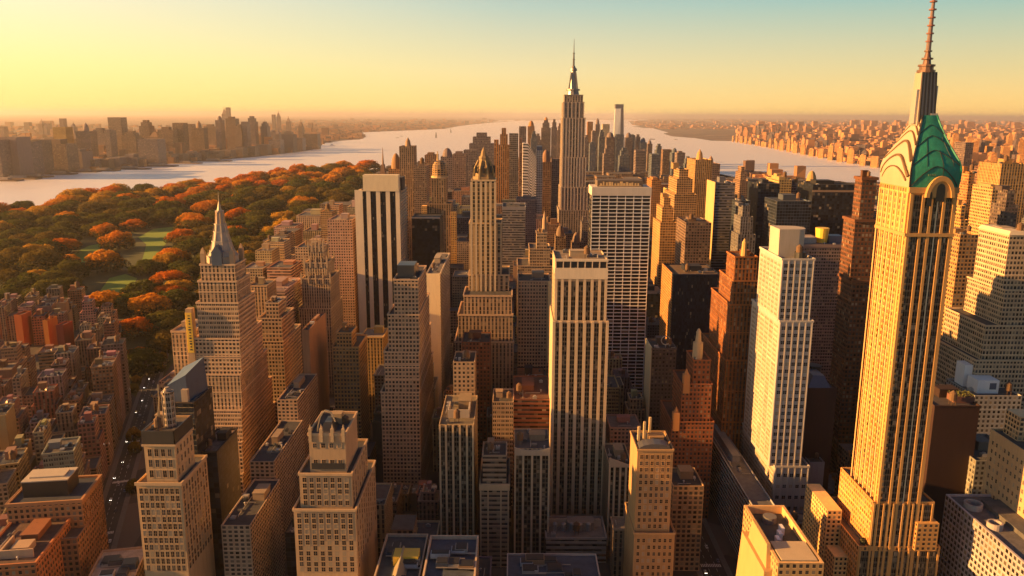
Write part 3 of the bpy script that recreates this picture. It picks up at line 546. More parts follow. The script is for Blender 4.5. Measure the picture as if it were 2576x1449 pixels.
for q in range(2): m = MB(); m.box(x0 + 3, x1 - 3, y0 + 14 + q * 8, y0 + 14.8 + q * 8, zb + 2, zb + 3); m.bar((x0 + 3.4, y0 + 14.4 + q * 8, zb - 1), (x0 + 3.4, y0 + 14.4 + q * 8, zb + 2), .4); m.bar((x1 - 3.4, y0 + 14.4 + q * 8, zb - 1), (x1 - 3.4, y0 + 14.4 + q * 8, zb + 2), .4); b.part('roof_beam', m, M['stone'], (.4, .36, .3))
b = T('pier_building', 'ribbed building with a concave curved roof edge beside the central pier tower', [(1294, 1384, 1128, 38)], 545, 38, 'ribs', (.3, .24, .15), vb=1330, clut=3, roof=(.07, .075, .08), corn=None); pier_front(b, 4, (.58, .45, .28), top=5)
(x0, x1, y0, y1, za, zb), = b.t; m = MB(); nn = 10
for i in range(nn):
    f = lambda q: -2.4 + 2.2 * (2 * q / nn - 1) ** 2
    a, c = x0 + (x1 - x0) * i / nn, x0 + (x1 - x0) * (i + 1) / nn
    m.quad([(a, y0 - 1.3, zb - 5), (c, y0 - 1.3, zb - 5), (c, y0 - 1.3, zb + 1.2 + f(i + 1)), (a, y0 - 1.3, zb + 1.2 + f(i))]); m.quad([(a, y0 - 1.3, zb + 1.2 + f(i)), (c, y0 - 1.3, zb + 1.2 + f(i + 1)), (c, y0 - .01, zb + 1.2 + f(i + 1)), (a, y0 - .01, zb + 1.2 + f(i))])
b.part('curved_parapet', m, M['stone'], (.5, .4, .27))
box_b('brick_building', 'red brown banded block behind the ribbed building with the curved roof edge', at(1292, 990, 620)[0], at(1386, 990, 620)[0], 628, 690, 92, 'bands', (.22, .085, .045), vb=1085, clut=6, roof=(.10, .045, .03))
box_b('glass_slab', 'navy glass box lit orange on its roof edge, left of the central pier tower', at(1300, 925, 720)[0], at(1372, 925, 720)[0], 720, 760, 78, 'glass', (.02, .02, .03), vb=990, clut=6, roof=(.3, .11, .04))
box_b('brick_building', 'blank tan end wall block right of the ribbed building', at(1238, 1005, 610)[0], at(1292, 1005, 610)[0], 622, 655, 92, 'pairs', (.38, .27, .17), vb=1110, clut=2)
b = T('pier_building', 'ribbed wing with a sloping top line right of the central pier tower', [(1532, 1590, 1168, 40)], 560, 40, 'ribs', (.3, .24, .15), vb=1300, clut=4, roof=(.05, .055, .055), corn=None); pier_front(b, 4, (.56, .44, .27), top=2)
(x0, x1, y0, y1, za, zb), = b.t; m = MB(); m.quad([(x0, y0 - 1, zb - 2), (x1, y0 - 1, zb - 2), (x1, y0 - 1, zb - 1), (x0, y0 - 1, zb + 5.5)]); m.quad([(x0, y0, zb + 5.5), (x1, y0, zb - 1), (x1, y0 - 1, zb - 1), (x0, y0 - 1, zb + 5.5)]); m.quad([(x0, y0, zb - 2), (x0, y0, zb + 5.5), (x1, y0, zb - 1), (x1, y0, zb - 2)]); b.part('sloped_parapet', m, M['stone'], (.46, .36, .24))
b = T('podium_building', 'low grey podium block with round roof vents at the foot of the central pier tower', [(1374, 1526, 1352, 32)], 535, 32, 'bands', (.28, .24, .2), vb=1449, clut=2, roof=(.17, .155, .14), corn=(1.5, .5))
(x0, x1, y0, y1, za, zb), = b.t
for k in range(5): m = MB(); m.cyl(x0 + 7 + k * 6.2, y0 + 12, zb - 1.2, zb + 4.5, 1.5, 1.5, 12); m.cyl(x0 + 7 + k * 6.2, y0 + 12, zb + 4.5, zb + 5.3, 1.9, 1.2, 12); b.part('roof_vent', m, M['metal'], (.3, .29, .28))
m = MB(); m.box(x0 + 2, x1 - 2, y0 + 18, y0 + 19, zb - 1.2, zb + 5); b.part('screen_wall', m, M['stone'], (.4, .33, .24))
ROOFB = (.055, .075, .105)
def skyroof(b, n, rr):
    (x0, x1, y0, y1, za, zb) = b.t[0]; r = random.Random(rr); W, D = x1 - x0, y1 - y0
    for k in range(n):
        a, c = r.uniform(.06, .75) * W + x0, r.uniform(.1, .75) * D + y0; w_, d_, h = r.uniform(4, 13), r.uniform(3, 9), r.uniform(1.5, 4)
        w_ = min(w_, x1 - 1.5 - a); d_ = min(d_, y1 - 1.5 - c); m = MB(); m.box(a, a + w_, c, c + d_, zb - 1.2, zb - 1.2 + h + k * .05); u = b.part('roof_unit', m, M['metal'], r.choice([(.06, .08, .12), (.35, .33, .30), (.10, .10, .11), (.5, .5, .52), (.3, .2, .12)]))
        m = MB(); m.box(a + .5, a + w_ - .5, c + .4, c + d_ - .4, zb - 1.19 + h + k * .05, zb - .7 + h + k * .05); b.part('unit_grille', m, M['black'], None, u)
        m = MB(); m.bar((a, c - .4, zb - .5), (min(x1 - 1, a + w_ * 1.8), c - .4, zb - .5), .25); b.part('roof_pipe', m, M['metal'], (.4, .36, .3))
def box_top(name, label, L, Rr, ynear, yfar, Z, mat, col, **kw):
    """low building whose roof fills the picture between two rows of pixels at height Z"""
    xa, ya = gnd(L, ynear, Z); xb, _ = gnd(Rr, ynear, Z); _, yb = gnd((L + Rr) / 2, yfar, Z); return box_b(name, label, xa, xb, ya, yb, Z, mat, col, **kw)
b = box_top('office_block', 'low block with a blue roof and white roof cabin, at the bottom edge', 1052, 1192, 1500, 1346, 62, 'bands', (.40, .30, .2), roof=ROOFB, vb=1449, clut=0, t=1.1, par=2.4); skyroof(b, 7, 3)
(x0, x1, y0, y1, za, zb), = b.t; m = MB(); m.box(-8, 3, 8, 15, zb - 2.4, zb + 2.6); cb = b.part('roof_cabin', m, M['white'], (.8, .8, .8)); m = MB(); m.box(-7, 2, 7.9, 7.98, zb - 1.4, zb + 1.8); b.part('cabin_window', m, M['bluemetal'], (.2, .3, .4), cb)
b = box_top('office_block', 'narrow low block with a tent roofed shed and yellow roof box, bottom edge', 925, 1046, 1500, 1342, 60, 'bands', (.36, .27, .18), roof=(.06, .075, .08), vb=1449, clut=0, t=.9, par=2); skyroof(b, 7, 8)
(x0, x1, y0, y1, za, zb), = b.t; m = MB(); m.frustum(x0 + 10, x0 + 18, 8, 45, zb - 2, x0 + 13.8, x0 + 14.2, 8, 45, zb + 5); b.part('shed_roof', m, M['metal'], (.4, .33, .22)); m = MB(); m.box(x0 + 9, x0 + 24, 34, 44, zb - 2, zb + 4); b.part('glass_shed', m, M['yellow'])
b = box_top('office_block', 'wide low block with a blue grey roof at the bottom edge below the pier tower', 1274, 1520, 1500, 1392, 42, 'bands', (.28, .24, .2), roof=(.05, .068, .095), vb=1449, clut=0, t=.8); skyroof(b, 8, 21)
b = T('stepped_tower', 'stepped tan brick tower with a black hipped roof and curved gold mast', [(790, 852, 1100, 22), (776, 868, 1090, 32), (752, 884, 1190, 44), (738, 894, 1280, 58)], 440, 30, 'plain', (.46, .31, .17), vb=1449, clut=0, roof=(.06, .055, .055), corn=(1.4, .6), step=3.2)
b.left = 100
(x0, x1, y0, y1, za, zb) = b.t[0]; m = MB(); m.frustum(x0 + 1, x1 - 1, y0 + 1, y1 - 1, zb - 1.2, x0 + 5, x1 - 5, y0 + 6, y1 - 6, zb + 7); b.part('hipped_roof', m, M['metal'], (.05, .05, .05))
m = MB(); q = [(x0 + 1 + 6.5 * (1 - math.cos(t * .3)), y0 + 2, zb - 6 + 22 * math.sin(t * .3)) for t in range(0, 9)]
for u, v in zip(q, q[1:]): m.bar(u, v, .35)
b.part('curved_mast', m, M['cream'], (.7, .55, .25)); m = MB(); m.box(x1 - 7, x1 - 1, y1 - 8, y1 - 2, zb - 1.2, zb + 9); b.part('bulkhead', m, M['plain'], (.36, .25, .13)); b.tank(x0 + 15, y1 - 5, zb - 1.2, 2)
(x0, x1, y0, y1, za, zb) = b.t[1]
for k in range(4): m = MB(); X_ = x0 + 1 + (x1 - x0 - 2) * k / 3; m.box(X_ - .9, X_ + .9, y0 - 1, y0 + 1, zb - 5, zb + 3); m.cyl(X_, y0, zb + 3, zb + 6, .9, 0, 4, rot=.785); b.part('pinnacle', m, M['stone'], (.5, .36, .2))
m = MB(); m.box(x0 + 1, x1 - 1, y0 - .6, y0 - .01, za + 2.4, za + 6); b.part('dark_band', m, M['metal'], (.06, .06, .06))
for k, cols, rows, f, cnt in ((1, 4, 2, 'F', 8), (2, 7, 5, 'F', 35), (2, 7, 5, 'R', 14), (3, 8, 11, 'F', 43), (3, 9, 11, 'R', 0)):
    (x0, x1, y0, y1, za, zb) = b.t[k]; zz = max(za, zb - 42); yy = (y0, x1)[f == 'R']; a0, a1 = ((x0 + 1, x1 - 1), (y0 + 1.5, y1 - 1.5))[f == 'R']
    b.windows(f, a0, a1, yy, zz + 1.6, zb - 2.4, cols, rows, 2.2, 2.7, (.45, .31, .17), cnt)
# --- long low block between the spire tower and the stepped tan tower
for k, (lab, y0, y1, h, c) in enumerate((('nearest long low block of the row left of the hip roofed stepped tower', 455, 520, 72, (.40, .30, .2)), ('middle long block of the row left of the hip roofed stepped tower', 522, 600, 84, (.36, .26, .17)), ('farthest long block of the row left of the hip roofed stepped tower', 602, 668, 100, (.42, .27, .16)))):
    xr = at(742, 1200, 560)[0]; box_b('row_building', lab, xr - 17 - k * 3, xr + 1 - k * 4, y0, y1, h, 'dense', c, vb=1310, clut=9, roof=(.05, .05, .055), fl=2.9, tank=False)
b = box_b('brick_slab', 'thin blank orange brown slab behind the hip roofed stepped tower', at(738, 940, 640)[0], at(757, 940, 640)[0], 672, 735, 138, 'plain', (.42, .21, .10), vb=1060, clut=2)
# --- bottom left corner
b = box_top('brick_block', 'orange brick block with a black penthouse box on its roof, beside the left avenue', 22, 200, 1262, 1198, 84, 'punched', (.34, .17, .07), roof=(.035, .042, .06), vb=1449, clut=0, t=1, corn=(2, .6), rz=R(9)); (x0, x1, y0, y1, za, zb), = b.t
m = MB(); m.box(x0 + 6, x1 - 11, 10, 28, zb - 1.2, zb + 9); ph = b.part('penthouse', m, M['metal'], (.045, .042, .04)); m = MB(); m.box(x0 + 5.6, x1 - 10.6, 9.6, 28.4, zb + 9, zb + 9.7); m.box(x0 + 9, x1 - 14, 14, 24, zb + 9.7, zb + 10.6); b.part('penthouse_roof', m, M['stone'], (.5, .42, .3), ph)
b.left = 60; b.windows('R', 1, y1 - 1, x1, 40, zb - 4, 12, 9, 1.4, 2.2, (.4, .2, .09), 60)
b = box_top('brick_block', 'red orange brick corner block with curved pale roof walls, bottom left corner', -70, 84, 1420, 1300, 72, 'punched', (.38, .14, .05), roof=(.12, .07, .05), vb=1449, clut=5, t=.8, corn=(1.5, .5), rz=R(9)); (x0, x1, y0, y1, za, zb), = b.t
m = MB(); m.box(x0 + 12, x0 + 30, 8, 9, zb - 1.2, zb + 4); m.box(x0 + 12, x0 + 13, 9.01, 26, zb - 1.2, zb + 4); m.box(x0 + 16, x0 + 26, 12, 22, zb - 1.2, zb + 3); b.part('screen_wall', m, M['stone'], (.5, .34, .2))
b = box_top('brick_block', 'low block with a pale grey roof deck, bottom, left of the slim tan tower', 212, 330, 1470, 1376, 52, 'punched', (.24, .18, .13), roof=(.28, .26, .24), vb=1449, clut=0, t=.8, rz=R(12)); skyroof(b, 6, 14)
b = box_top('brick_block', 'long low brick block with a frame of white roof walls under the orange brick block', 60, 190, 1360, 1285, 66, 'punched', (.3, .15, .07), roof=(.1, .08, .07), vb=1449, clut=4, t=.8, rz=R(9))
# --- right foreground
b = T('brick_tower', 'narrow orange tan tower with a rounded dark roof and three chimneys, bottom right of centre', [(1604, 1694, 1130, 30), (1596, 1698, 1340, 38)], 472, 30, 'plain', (.40, .24, .10), vb=1449, clut=4, roof=(.06, .06, .065), corn=(1.2, .5), step=3); b.left = 100
(x0, x1, y0, y1, za, zb) = b.t[0]; b.windows('F', x0 + 1, x1 - 1, y0, za + 2, zb - 3, 6, 12, 1.7, 2.6, (.5, .3, .13), 72); m = MB()
for i in range(8): a, c = math.pi * i / 8, math.pi * (i + 1) / 8; cx_ = (x0 + x1) / 2; rr = (x1 - x0) / 2 - .8; m.quad([(cx_ + rr * math.cos(a), y0 + 1, zb - 1 + 4 * math.sin(a)), (cx_ + rr * math.cos(c), y0 + 1, zb - 1 + 4 * math.sin(c)), (cx_ + rr * math.cos(c), y0 + 10, zb - 1 + 4 * math.sin(c)), (cx_ + rr * math.cos(a), y0 + 10, zb - 1 + 4 * math.sin(a))])
m.quad([((x0 + x1) / 2 + ((x1 - x0) / 2 - .8) * math.cos(math.pi * i / 8), y0 + 1, zb - 1 + 4 * math.sin(math.pi * i / 8)) for i in range(9)]); b.part('vault_roof', m, M['metal'], (.12, .12, .13))
(x0, x1, y0, y1, za, zb) = b.t[1]; b.windows('F', x0 + 1, x1 - 1, y0, za + 6, zb - 3, 7, 11, 1.6, 2.5, (.5, .3, .13), 28)
for k in range(3): m = MB(); m.box(-9 + k * 4, -7.6 + k * 4, 14 + k * 3, 16 + k * 3, b.t[0][5] - 1, b.t[0][5] + 9 + k * 2); b.part('chimney', m, M['stone'], (.55, .4, .2))
box_b('brick_building', 'tan block with a black roof and white ring vent beside the right street', at(1692, 1245, 525)[0], at(1770, 1245, 525)[0], 525, 556, 66, 'dense', (.30, .19, .1), vb=1430, clut=3, roof=(.03, .03, .032))
b = T('dark_tower', 'dark grey slab with a left edge painted sunlit cream and looping pipes on its roof', [(1640, 1702, 876, 30)], 700, 30, 'punched', (.10, .08, .075), vb=1010, clut=5, tank=True); (x0, x1, y0, y1, za, zb), = b.t
m = MB(); m.box(x0 - .8, x0 - .01, y0 - .5, y1, 0, zb + 1); b.part('painted_sun_edge', m, M['stone'], (.6, .5, .3)); m = MB()  # sunlight on the left face, put into this wall's cream colour
for k in range(12): a, c = k * .5236, (k + 1) * .5236; m.bar((2 + 4 * math.cos(a), y0 + 5, zb + 6 + 4 * math.sin(a)), (2 + 4 * math.cos(c), y0 + 5, zb + 6 + 4 * math.sin(c)), .4)
b.part('roof_loop', m, M['metal'], (.5, .48, .42))
b = T('navy_slab', 'blank navy slab, left wall painted sunlit orange, left of the orange brick ziggurat', [(1694, 1812, 690, 62)], 830, 62, 'glass', (.012, .016, .032), vb=870, clut=4, roof=(.16, .10, .05), corn=(1.2, .4), bay=1.4); (x0, x1, y0, y1, za, zb), = b.t
m = MB(); m.box(x0 - .7, x0 - .02, y0, y1, 0, zb + .5); b.part('painted_sun_wall', m, M['dense'], (.42, .20, .06))  # orange sunlight of the left face as the colour of an added wall
b = T('brick_ziggurat', 'orange brick ziggurat stepping down towards the street, its left walls glowing orange', [(1850, 1906, 645, 26), (1846, 1907, 705, 44), (1838, 1908, 765, 62), (1826, 1908, 905, 80), (1816, 1906, 1060, 92)], 650, 30, 'tall', (.26, .09, .022), vb=1200, clut=2, bay=3, corn=(1.2, .5), roof=(.1, .05, .03), belts=1)
(x0, x1, y0, y1, za, zb) = b.t[0]; m = MB(); m.cyl(0, y0 + 8, zb - 1, zb + 10, 2.5, 2, 8); m.cyl(0, y0 + 8, zb + 10, zb + 14, 2.2, 0, 8); b.part('cupola', m, M['stone'], (.5, .3, .1))
b = T('red_building', 'ragged dark red stepped block with corner turrets coloured sunlit in front of the orange ziggurat', [(1745, 1788, 905, 26), (1716, 1792, 965, 34), (1690, 1796, 1060, 46)], 605, 26, 'punched', (.23, .075, .028), vb=1200, clut=4, roof=(.1, .05, .03), corn=(1, .4), bay=3)
(x0, x1, y0, y1, za, zb) = b.t[0]; m = MB(); m.cyl(-2, y0 + 8, zb - 1.2, zb + 12, 4, 4, 10); m.cyl(-2, y0 + 8, zb + 12, zb + 20, 2.6, 1.8, 10); m.cyl(-2, y0 + 8, zb + 20, zb + 23, 2.2, .6, 10); b.part('tank_tower', m, M['stone'], (.5, .36, .2))
for k in (1, 2): (x0, x1, y0, y1, za, zb) = b.t[k]; m = MB(); m.box(x0 + 1, x0 + 6, y0 - .5, y0 + 5, zb - 8, zb + 7); m.cyl(x0 + 3.5, y0 + 2.3, zb + 7, zb + 12, 2, 0, 8); b.part('corner_turret', m, M['stone'], (.5, .22, .07))  # turrets coloured brighter than the brick to look sunlit
# white tower
b = T('white_tower', 'pale stone tower with a cream grooved left wall and curved white penthouse', [(1968, 2050, 650, 52), (1962, 2046, 806, 66), (1950, 2036, 1172, 92)], 562, 52, 'plain', (.42, .38, .33), vb=1290, clut=2, roof=(.2, .18, .15), corn=(1.3, .5), step=2.5); b.left = 100
for k, rows, cnt in ((0, 9, 45), (1, 20, 55), (2, 6, 0)):
    (x0, x1, y0, y1, za, zb) = b.t[k]; st = (x1 - x0) / 5; b.windows('F', x0 + .8, x1 - .8, y0, max(za, 10) + 1, zb - 3, 5, rows, 2.5, 2.7, (.46, .42, .37), cnt)
    b.piers('F', [x0 + .5 + (x1 - x0 - 1) * i / 5 for i in range(6)], y0, max(za, 1), zb - 1.4, .7, .5, (.46, .42, .37))
    b.piers('F', [], y0, 0, 1, 1, 1, WHITE)
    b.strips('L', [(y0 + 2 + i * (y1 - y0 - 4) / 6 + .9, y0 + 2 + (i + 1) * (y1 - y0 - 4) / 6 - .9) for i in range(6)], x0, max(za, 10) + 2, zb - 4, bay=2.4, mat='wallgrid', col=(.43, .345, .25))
    m = MB(); o_ = 0
    for j in range(int((zb - za - 3) / 3.7)): m.quad([(x0 - .05, y1 - 1, za + 2 + j * 3.7), (x0 - .05, y0 + 1, za + 2 + j * 3.7), (x0 - .05, y0 + 1, za + 2.5 + j * 3.7), (x0 - .05, y1 - 1, za + 2.5 + j * 3.7)])
    b.part('wall_groove', m, M['stone'], (.42, .35, .24))
(x0, x1, y0, y1, za, zb) = b.t[0]; m = MB(); pts = []
for i in range(9): a = -math.pi / 2 + math.pi * i / 8; pts.append((x1 - 8 + 6 * math.cos(a), y0 + 22 + 6 * math.sin(a) * 1.6))
pts = [(x0 + 1, y0 + 12)] + pts + [(x0 + 1, y0 + 34)]
for i in range(len(pts)): a, c = pts[i], pts[(i + 1) % len(pts)]; m.quad([(*a, zb - 1.2), (*c, zb - 1.2), (c[0] * 1.06 + .3, c[1], zb + 19), (a[0] * 1.06 + .3, a[1], zb + 19)])
m.quad([(a[0] * 1.06 + .3, a[1], zb + 19) for a in pts]); b.part('curved_penthouse', m, M['stone'], (.46, .39, .3)); m = MB(); m.cyl(x1 - 8, y0 + 7, zb - 1.2, zb + 3.5, 4, 4, 12); b.part('cooling_tower', m, M['black'])
box_b('podium_building', 'long grey banded podium block under the pale stone tower', 169, 185, 505, 690, 54, 'bands', (.24, .235, .235), vb=1449, clut=6, roof=(.11, .11, .115))
box_b('stone_building', 'small green roofed wing attached right of the pale stone tower base', at(2037, 1160, 575)[0], at(2075, 1160, 575)[0], 575, 610, 62, 'plain', (.30, .29, .28), vb=1290, clut=1, roof=(.05, .06, .05))
b = T('mauve_slab', 'wide mauve brown office slab with a yellow roof drum behind the pale stone tower', [(2018, 2144, 615, 60)], 815, 60, 'grid', (.20, .145, .125), vb=890, clut=5, roof=(.10, .09, .09), bay=2.6, fl=3.4, corn=(3, .5), belts=2)
(x0, x1, y0, y1, za, zb), = b.t; m = MB(); m.cyl(3, y0 + 24, zb - 1.2, zb + 14, 5.5, 7, 14); b.part('roof_drum', m, M['yellow']); m = MB(); m.box(10, 24, y0 + 20, y0 + 34, zb - 1.2, zb + 6); b.part('blue_unit', m, M['bluemetal'], (.03, .08, .25)); m = MB(); m.box(-22, -6, y0 + 14, y0 + 30, zb - 1.2, zb + 5); b.part('plant_room', m, M['plain'], (.3, .27, .24))
b = T('dark_tower', 'tall dark brown brick tower with setbacks, left of the green crowned skyscraper', [(2170, 2207, 446, 14), (2152, 2207, 552, 22), (2146, 2210, 705, 26)], 665, 24, 'dense', (.13, .05, .02), vb=890, clut=2, bay=3, roof=(.2, .1, .05), corn=(2.2, 1))
box_b('brick_building', 'brown block of lit square windows behind the pale stone tower base', at(2008, 1000, 660)[0], at(2064, 1000, 660)[0], 680, 715, 90, 'punched', (.27, .14, .06), vb=1190, clut=4)
b = box_b('dark_tower', 'dark maroon block with a grey scooped roof canopy left of the green crowned tower', at(2070, 920, 560)[0], at(2148, 920, 560)[0], 585, 630, 118, 'plain', (.045, .018, .013), vb=1190, clut=2, roof=(.04, .04, .045))
(x0, x1, y0, y1, za, zb), = b.t; m = MB(); m.frustum(x0 + 1, x1 - 4, 2, 30, zb - 1, x0 + 7, x1 - 7, 9, 26, zb + 7); b.part('canopy_roof', m, M['metal'], (.14, .14, .16)); m = MB(); m.cyl(4, 30, zb - 1, zb + 9, 5, 5.5, 14); b.part('drum', m, M['black'])
# --- right edge
b = T('dark_tower', 'blank dark maroon slab with a planted roof box right of the green crowned tower', [(2352, 2466, 1020, 40)], 520, 40, 'plain', (.034, .013, .010), vb=1400, clut=2, roof=(.06, .05, .05), corn=(.8, .4)); (x0, x1, y0, y1, za, zb), = b.t
m = MB(); m.box(2, 16, 8, 18, zb - 1.2, zb + 3); pb = b.part('planter', m, M['plain'], (.16, .07, .05))
m = MB(); r = random.Random(4)
for k in range(240): a, c, h, s_ = r.uniform(2.2, 15.8), r.uniform(8.2, 17.8), zb + 3 + r.uniform(0, 2.2), .5; v = Vector((r.gauss(0, 1), r.gauss(0, 1), r.gauss(0, 1))).normalized(); u_ = v.orthogonal().normalized() * s_; w_ = v.cross(u_); q = Vector((a, c, h)); m.quad([q + u_, q + w_, q - u_, q - w_])
b.part('roof_plants', m, M['plain'], (.13, .13, .025), pb)
b = T('stone_ziggurat', 'big cream ziggurat with sunlit stepped left walls and shaded grey windowed front, right edge', [(2540, 2640, 592, 40), (2528, 2652, 728, 48), (2480, 2660, 818, 52), (2456, 2670, 905, 56), (2440, 2680, 1010, 62)], 600, 40, 'dense', (.42, .31, .19), vb=1060, clut=2, bay=2.6, corn=(1.2, .5), step=3)
(x0, x1, y0, y1, za, zb) = b.t[0]; m = MB(); m.frustum(x0 - 1, x0 + 14, y0 - 1, y1 + 1, zb + .2, x0 + 1, x0 + 12, y0 + 1, y1 - 1, zb + 3); b.part('roof_slab', m, M['stone'], (.55, .46, .32))
b = box_b('stone_building', 'grey green block with white boxy plant rooms on its roof at the right edge', at(2478, 960, 560)[0], at(2600, 960, 560)[0], 570, 610, 118, 'punched', (.27, .26, .235), vb=1100, clut=2, roof=(.09, .09, .085)); (x0, x1, y0, y1, za, zb), = b.t
m = MB(); m.box(x0 + 6, x0 + 22, 8, 22, zb - 1.2, zb + 9); m.box(x0 + 4, x0 + 20, 24, 36, zb - 1.2, zb + 16); pr_ = b.part('plant_room', m, M['white'], (.6, .58, .52)); m = MB(); m.box(x0 + 15, x0 + 20, 7.9, 7.99, zb + 2, zb + 7); b.part('louvre', m, M['bluemetal'], (.12, .16, .22), pr_)
box_b('stone_building', 'weathered grey green party wall block below the white plant rooms at the right edge', at(2452, 1050, 520)[0], at(2580, 1050, 520)[0], 512, 560, 92, 'punched', (.20, .195, .16), vb=1240, clut=3, roof=(.08, .08, .07))
b = box_b('stone_building', 'cream building with a sunlit wall of small dark windows, cut by the right edge', at(2594, 1150, 430)[0], at(2760, 1150, 430)[0], 425, 470, 132, 'plain', (.50, .33, .17), vb=1449, clut=3); b.left = 100
(x0, x1, y0, y1, za, zb), = b.t; b.windows('L', y0 + 2, y1 - 2, x0, 30, zb - 5, 10, 18, 1.5, 2.4, (.54, .37, .2), 100); m = MB(); m.box(x0 + 6, x0 + 24, 28, 42, zb - 1.2, zb + 14); b.part('penthouse', m, M['dense'], (.50, .33, .17))
b = box_b('stone_building', 'grey lilac block with round roof wells and curved parapets, bottom right corner', at(2548, 1420, 392)[0], at(2760, 1420, 392)[0], 382, 462, 92, 'dense', (.36, .31, .30), vb=1449, clut=0, roof=(.13, .12, .115), t=1.2, bay=3.6); (x0, x1, y0, y1, za, zb), = b.t
for cx_, cy_, r_ in ((x0 + 8, 64, 5.2), (x0 + 7, 40, 4.2)):
    m = MB(); nn = 20
    for i in range(nn):
        a, c = 6.28319 * i / nn, 6.28319 * (i + 1) / nn
        for (ra, za_, rb, zb_) in ((r_, zb - 1.2, r_, zb + 2.5), (r_, zb + 2.5, r_ - 1, zb + 2.5), (r_ - 1, zb + 2.5, r_ - 1, zb - 1)): m.quad([(cx_ + ra * math.cos(a), cy_ + ra * math.sin(a), za_), (cx_ + ra * math.cos(c), cy_ + ra * math.sin(c), za_), (cx_ + rb * math.cos(c), cy_ + rb * math.sin(c), zb_), (cx_ + rb * math.cos(a), cy_ + rb * math.sin(a), zb_)])
    rw = b.part('roof_well', m, M['stone'], (.33, .29, .27)); m = MB(); m.cyl(cx_, cy_, zb - 1.1, zb - 1, r_ - 1, r_ - 1, 20); b.part('well_floor', m, M['black'], None, rw)
m = MB(); m.box(x0 + 16, x0 + 40, 10, 70, zb - 1.2, zb + 1.5); b.part('roof_deck', m, M['roof'], (.10, .095, .09))
# slanted parapet building, bottom
xl, yn = gnd(1958, 1416, 86); xr, _ = gnd(2062, 1400, 86); yf = 458
b = box_b('stone_building', 'cream walled building with a deep trough roof full of dark machinery, bottom right of centre', xl, xr, yn, yf, 86, 'punched', (.46, .29, .12), vb=1449, clut=0, roof=(.05, .06, .06), t=1.6, par=5); (x0, x1, y0, y1, za, zb), = b.t
m = MB(); m.box(x0 + 3, x1 - 3, 3, 22, zb - 5, zb - .5); hb = b.part('plant_room', m, M['metal'], (.045, .06, .06)); m = MB(); m.box(x0 + 2.6, x1 - 2.6, 2.6, 22.4, zb - .5, zb + .2); b.part('plant_rim', m, M['stone'], (.5, .4, .25), hb)
for k in range(3): m = MB(); m.box(x0 + 8 + k * 3, x0 + 10 + k * 3, 26 + k * 6, 31 + k * 6, zb - 5, zb - 1 + k * .3); b.part('roof_unit', m, M['white'], (.6, .58, .55))
m = MB(); m.cyl(0, 54, zb - 5, zb - 1, 4, 4, 16); b.part('roof_dome', m, M['metal'], (.2, .2, .2)); m = MB(); m.frustum(x0 - 7, x0 - .02, 2, y1 - 8, 0, x0 - 4.5, x0 - .02, 8, y1 - 14, zb - 10); m.frustum(x0 - 3.2, x0 - .03, 8, y1 - 18, zb - 22, x0 - 2, x0 - .03, 14, y1 - 24, zb + 3); b.part('buttress', m, M['stone'], (.48, .3, .12))

# --- the needle topped tower in the middle distance
Y = 1690
b = T('spire_skyscraper', 'tallest grey limestone skyscraper with ribbed shaft and needle mast, rising above the horizon', [(1420, 1467, 238, 42), (1418, 1470, 256, 46), (1416, 1473, 296, 50), (1414, 1475, 395, 54), (1411, 1479, 470, 60), (1406, 1485, 528, 72)], Y, 40, 'tall', (.30, .24, .19), vb=560, clut=0, bay=5.2, fl=4, corn=(1.5, .5), roof=(.2, .17, .14), step=3)
for k, n_ in ((1, 5), (2, 7), (3, 8), (4, 8)):
    (x0, x1, y0, y1, za, zb) = b.t[k]; b.piers('F', [x0 + 1.2 + (x1 - x0 - 2.4) * i / n_ for i in range(n_ + 1)], y0, za - 1, zb - 1, 2.4, 1.4, (.44, .36, .28)); b.piers('L', [y0 + 2 + (y1 - y0 - 4) * i / 6 for i in range(7)], x0, za - 1, zb - 1, 2.4, 1.2, (.46, .37, .28))
(x0, x1, y0, y1, za, zb) = b.t[0]; cy_ = (y0 + y1) / 2; mx = 0; dz = lambda py: at(1445, py, Y + cy_)[1]
m = MB(); m.cyl(mx, cy_, zb - 1.2, dz(228), 13, 11, 12); m.cyl(mx, cy_, dz(228), dz(224), 14, 14, 12); m.cyl(mx, cy_, dz(224), dz(178), 7.5, 5.2, 12); m.cyl(mx, cy_, dz(178), dz(172), 7.5, 6.5, 12); m.cyl(mx, cy_, dz(172), dz(166), 5, 3, 12); ms = b.part('mast_base', m, M['metal'], (.22, .2, .18))
m = MB()
for a in (0, 1, 2, 3): c, s_ = math.cos(a * 1.5708 + .785), math.sin(a * 1.5708 + .785); m.bar((mx + 12 * c, cy_ + 12 * s_, dz(226)), (mx + 6 * c, cy_ + 6 * s_, dz(182)), 1.3)
b.part('mast_fin', m, M['metal'], (.3, .26, .2), ms); m = MB(); m.cyl(mx, cy_, dz(166), dz(135), 2.2, 1.3, 8); m.cyl(mx, cy_, dz(150), dz(149), 3, 3, 8); m.cyl(mx, cy_, dz(135), dz(133), 2.4, 2.4, 8); m.cyl(mx, cy_, dz(133), dz(98), .9, .35, 6); b.part('antenna', m, M['metal'], (.12, .1, .09), ms)
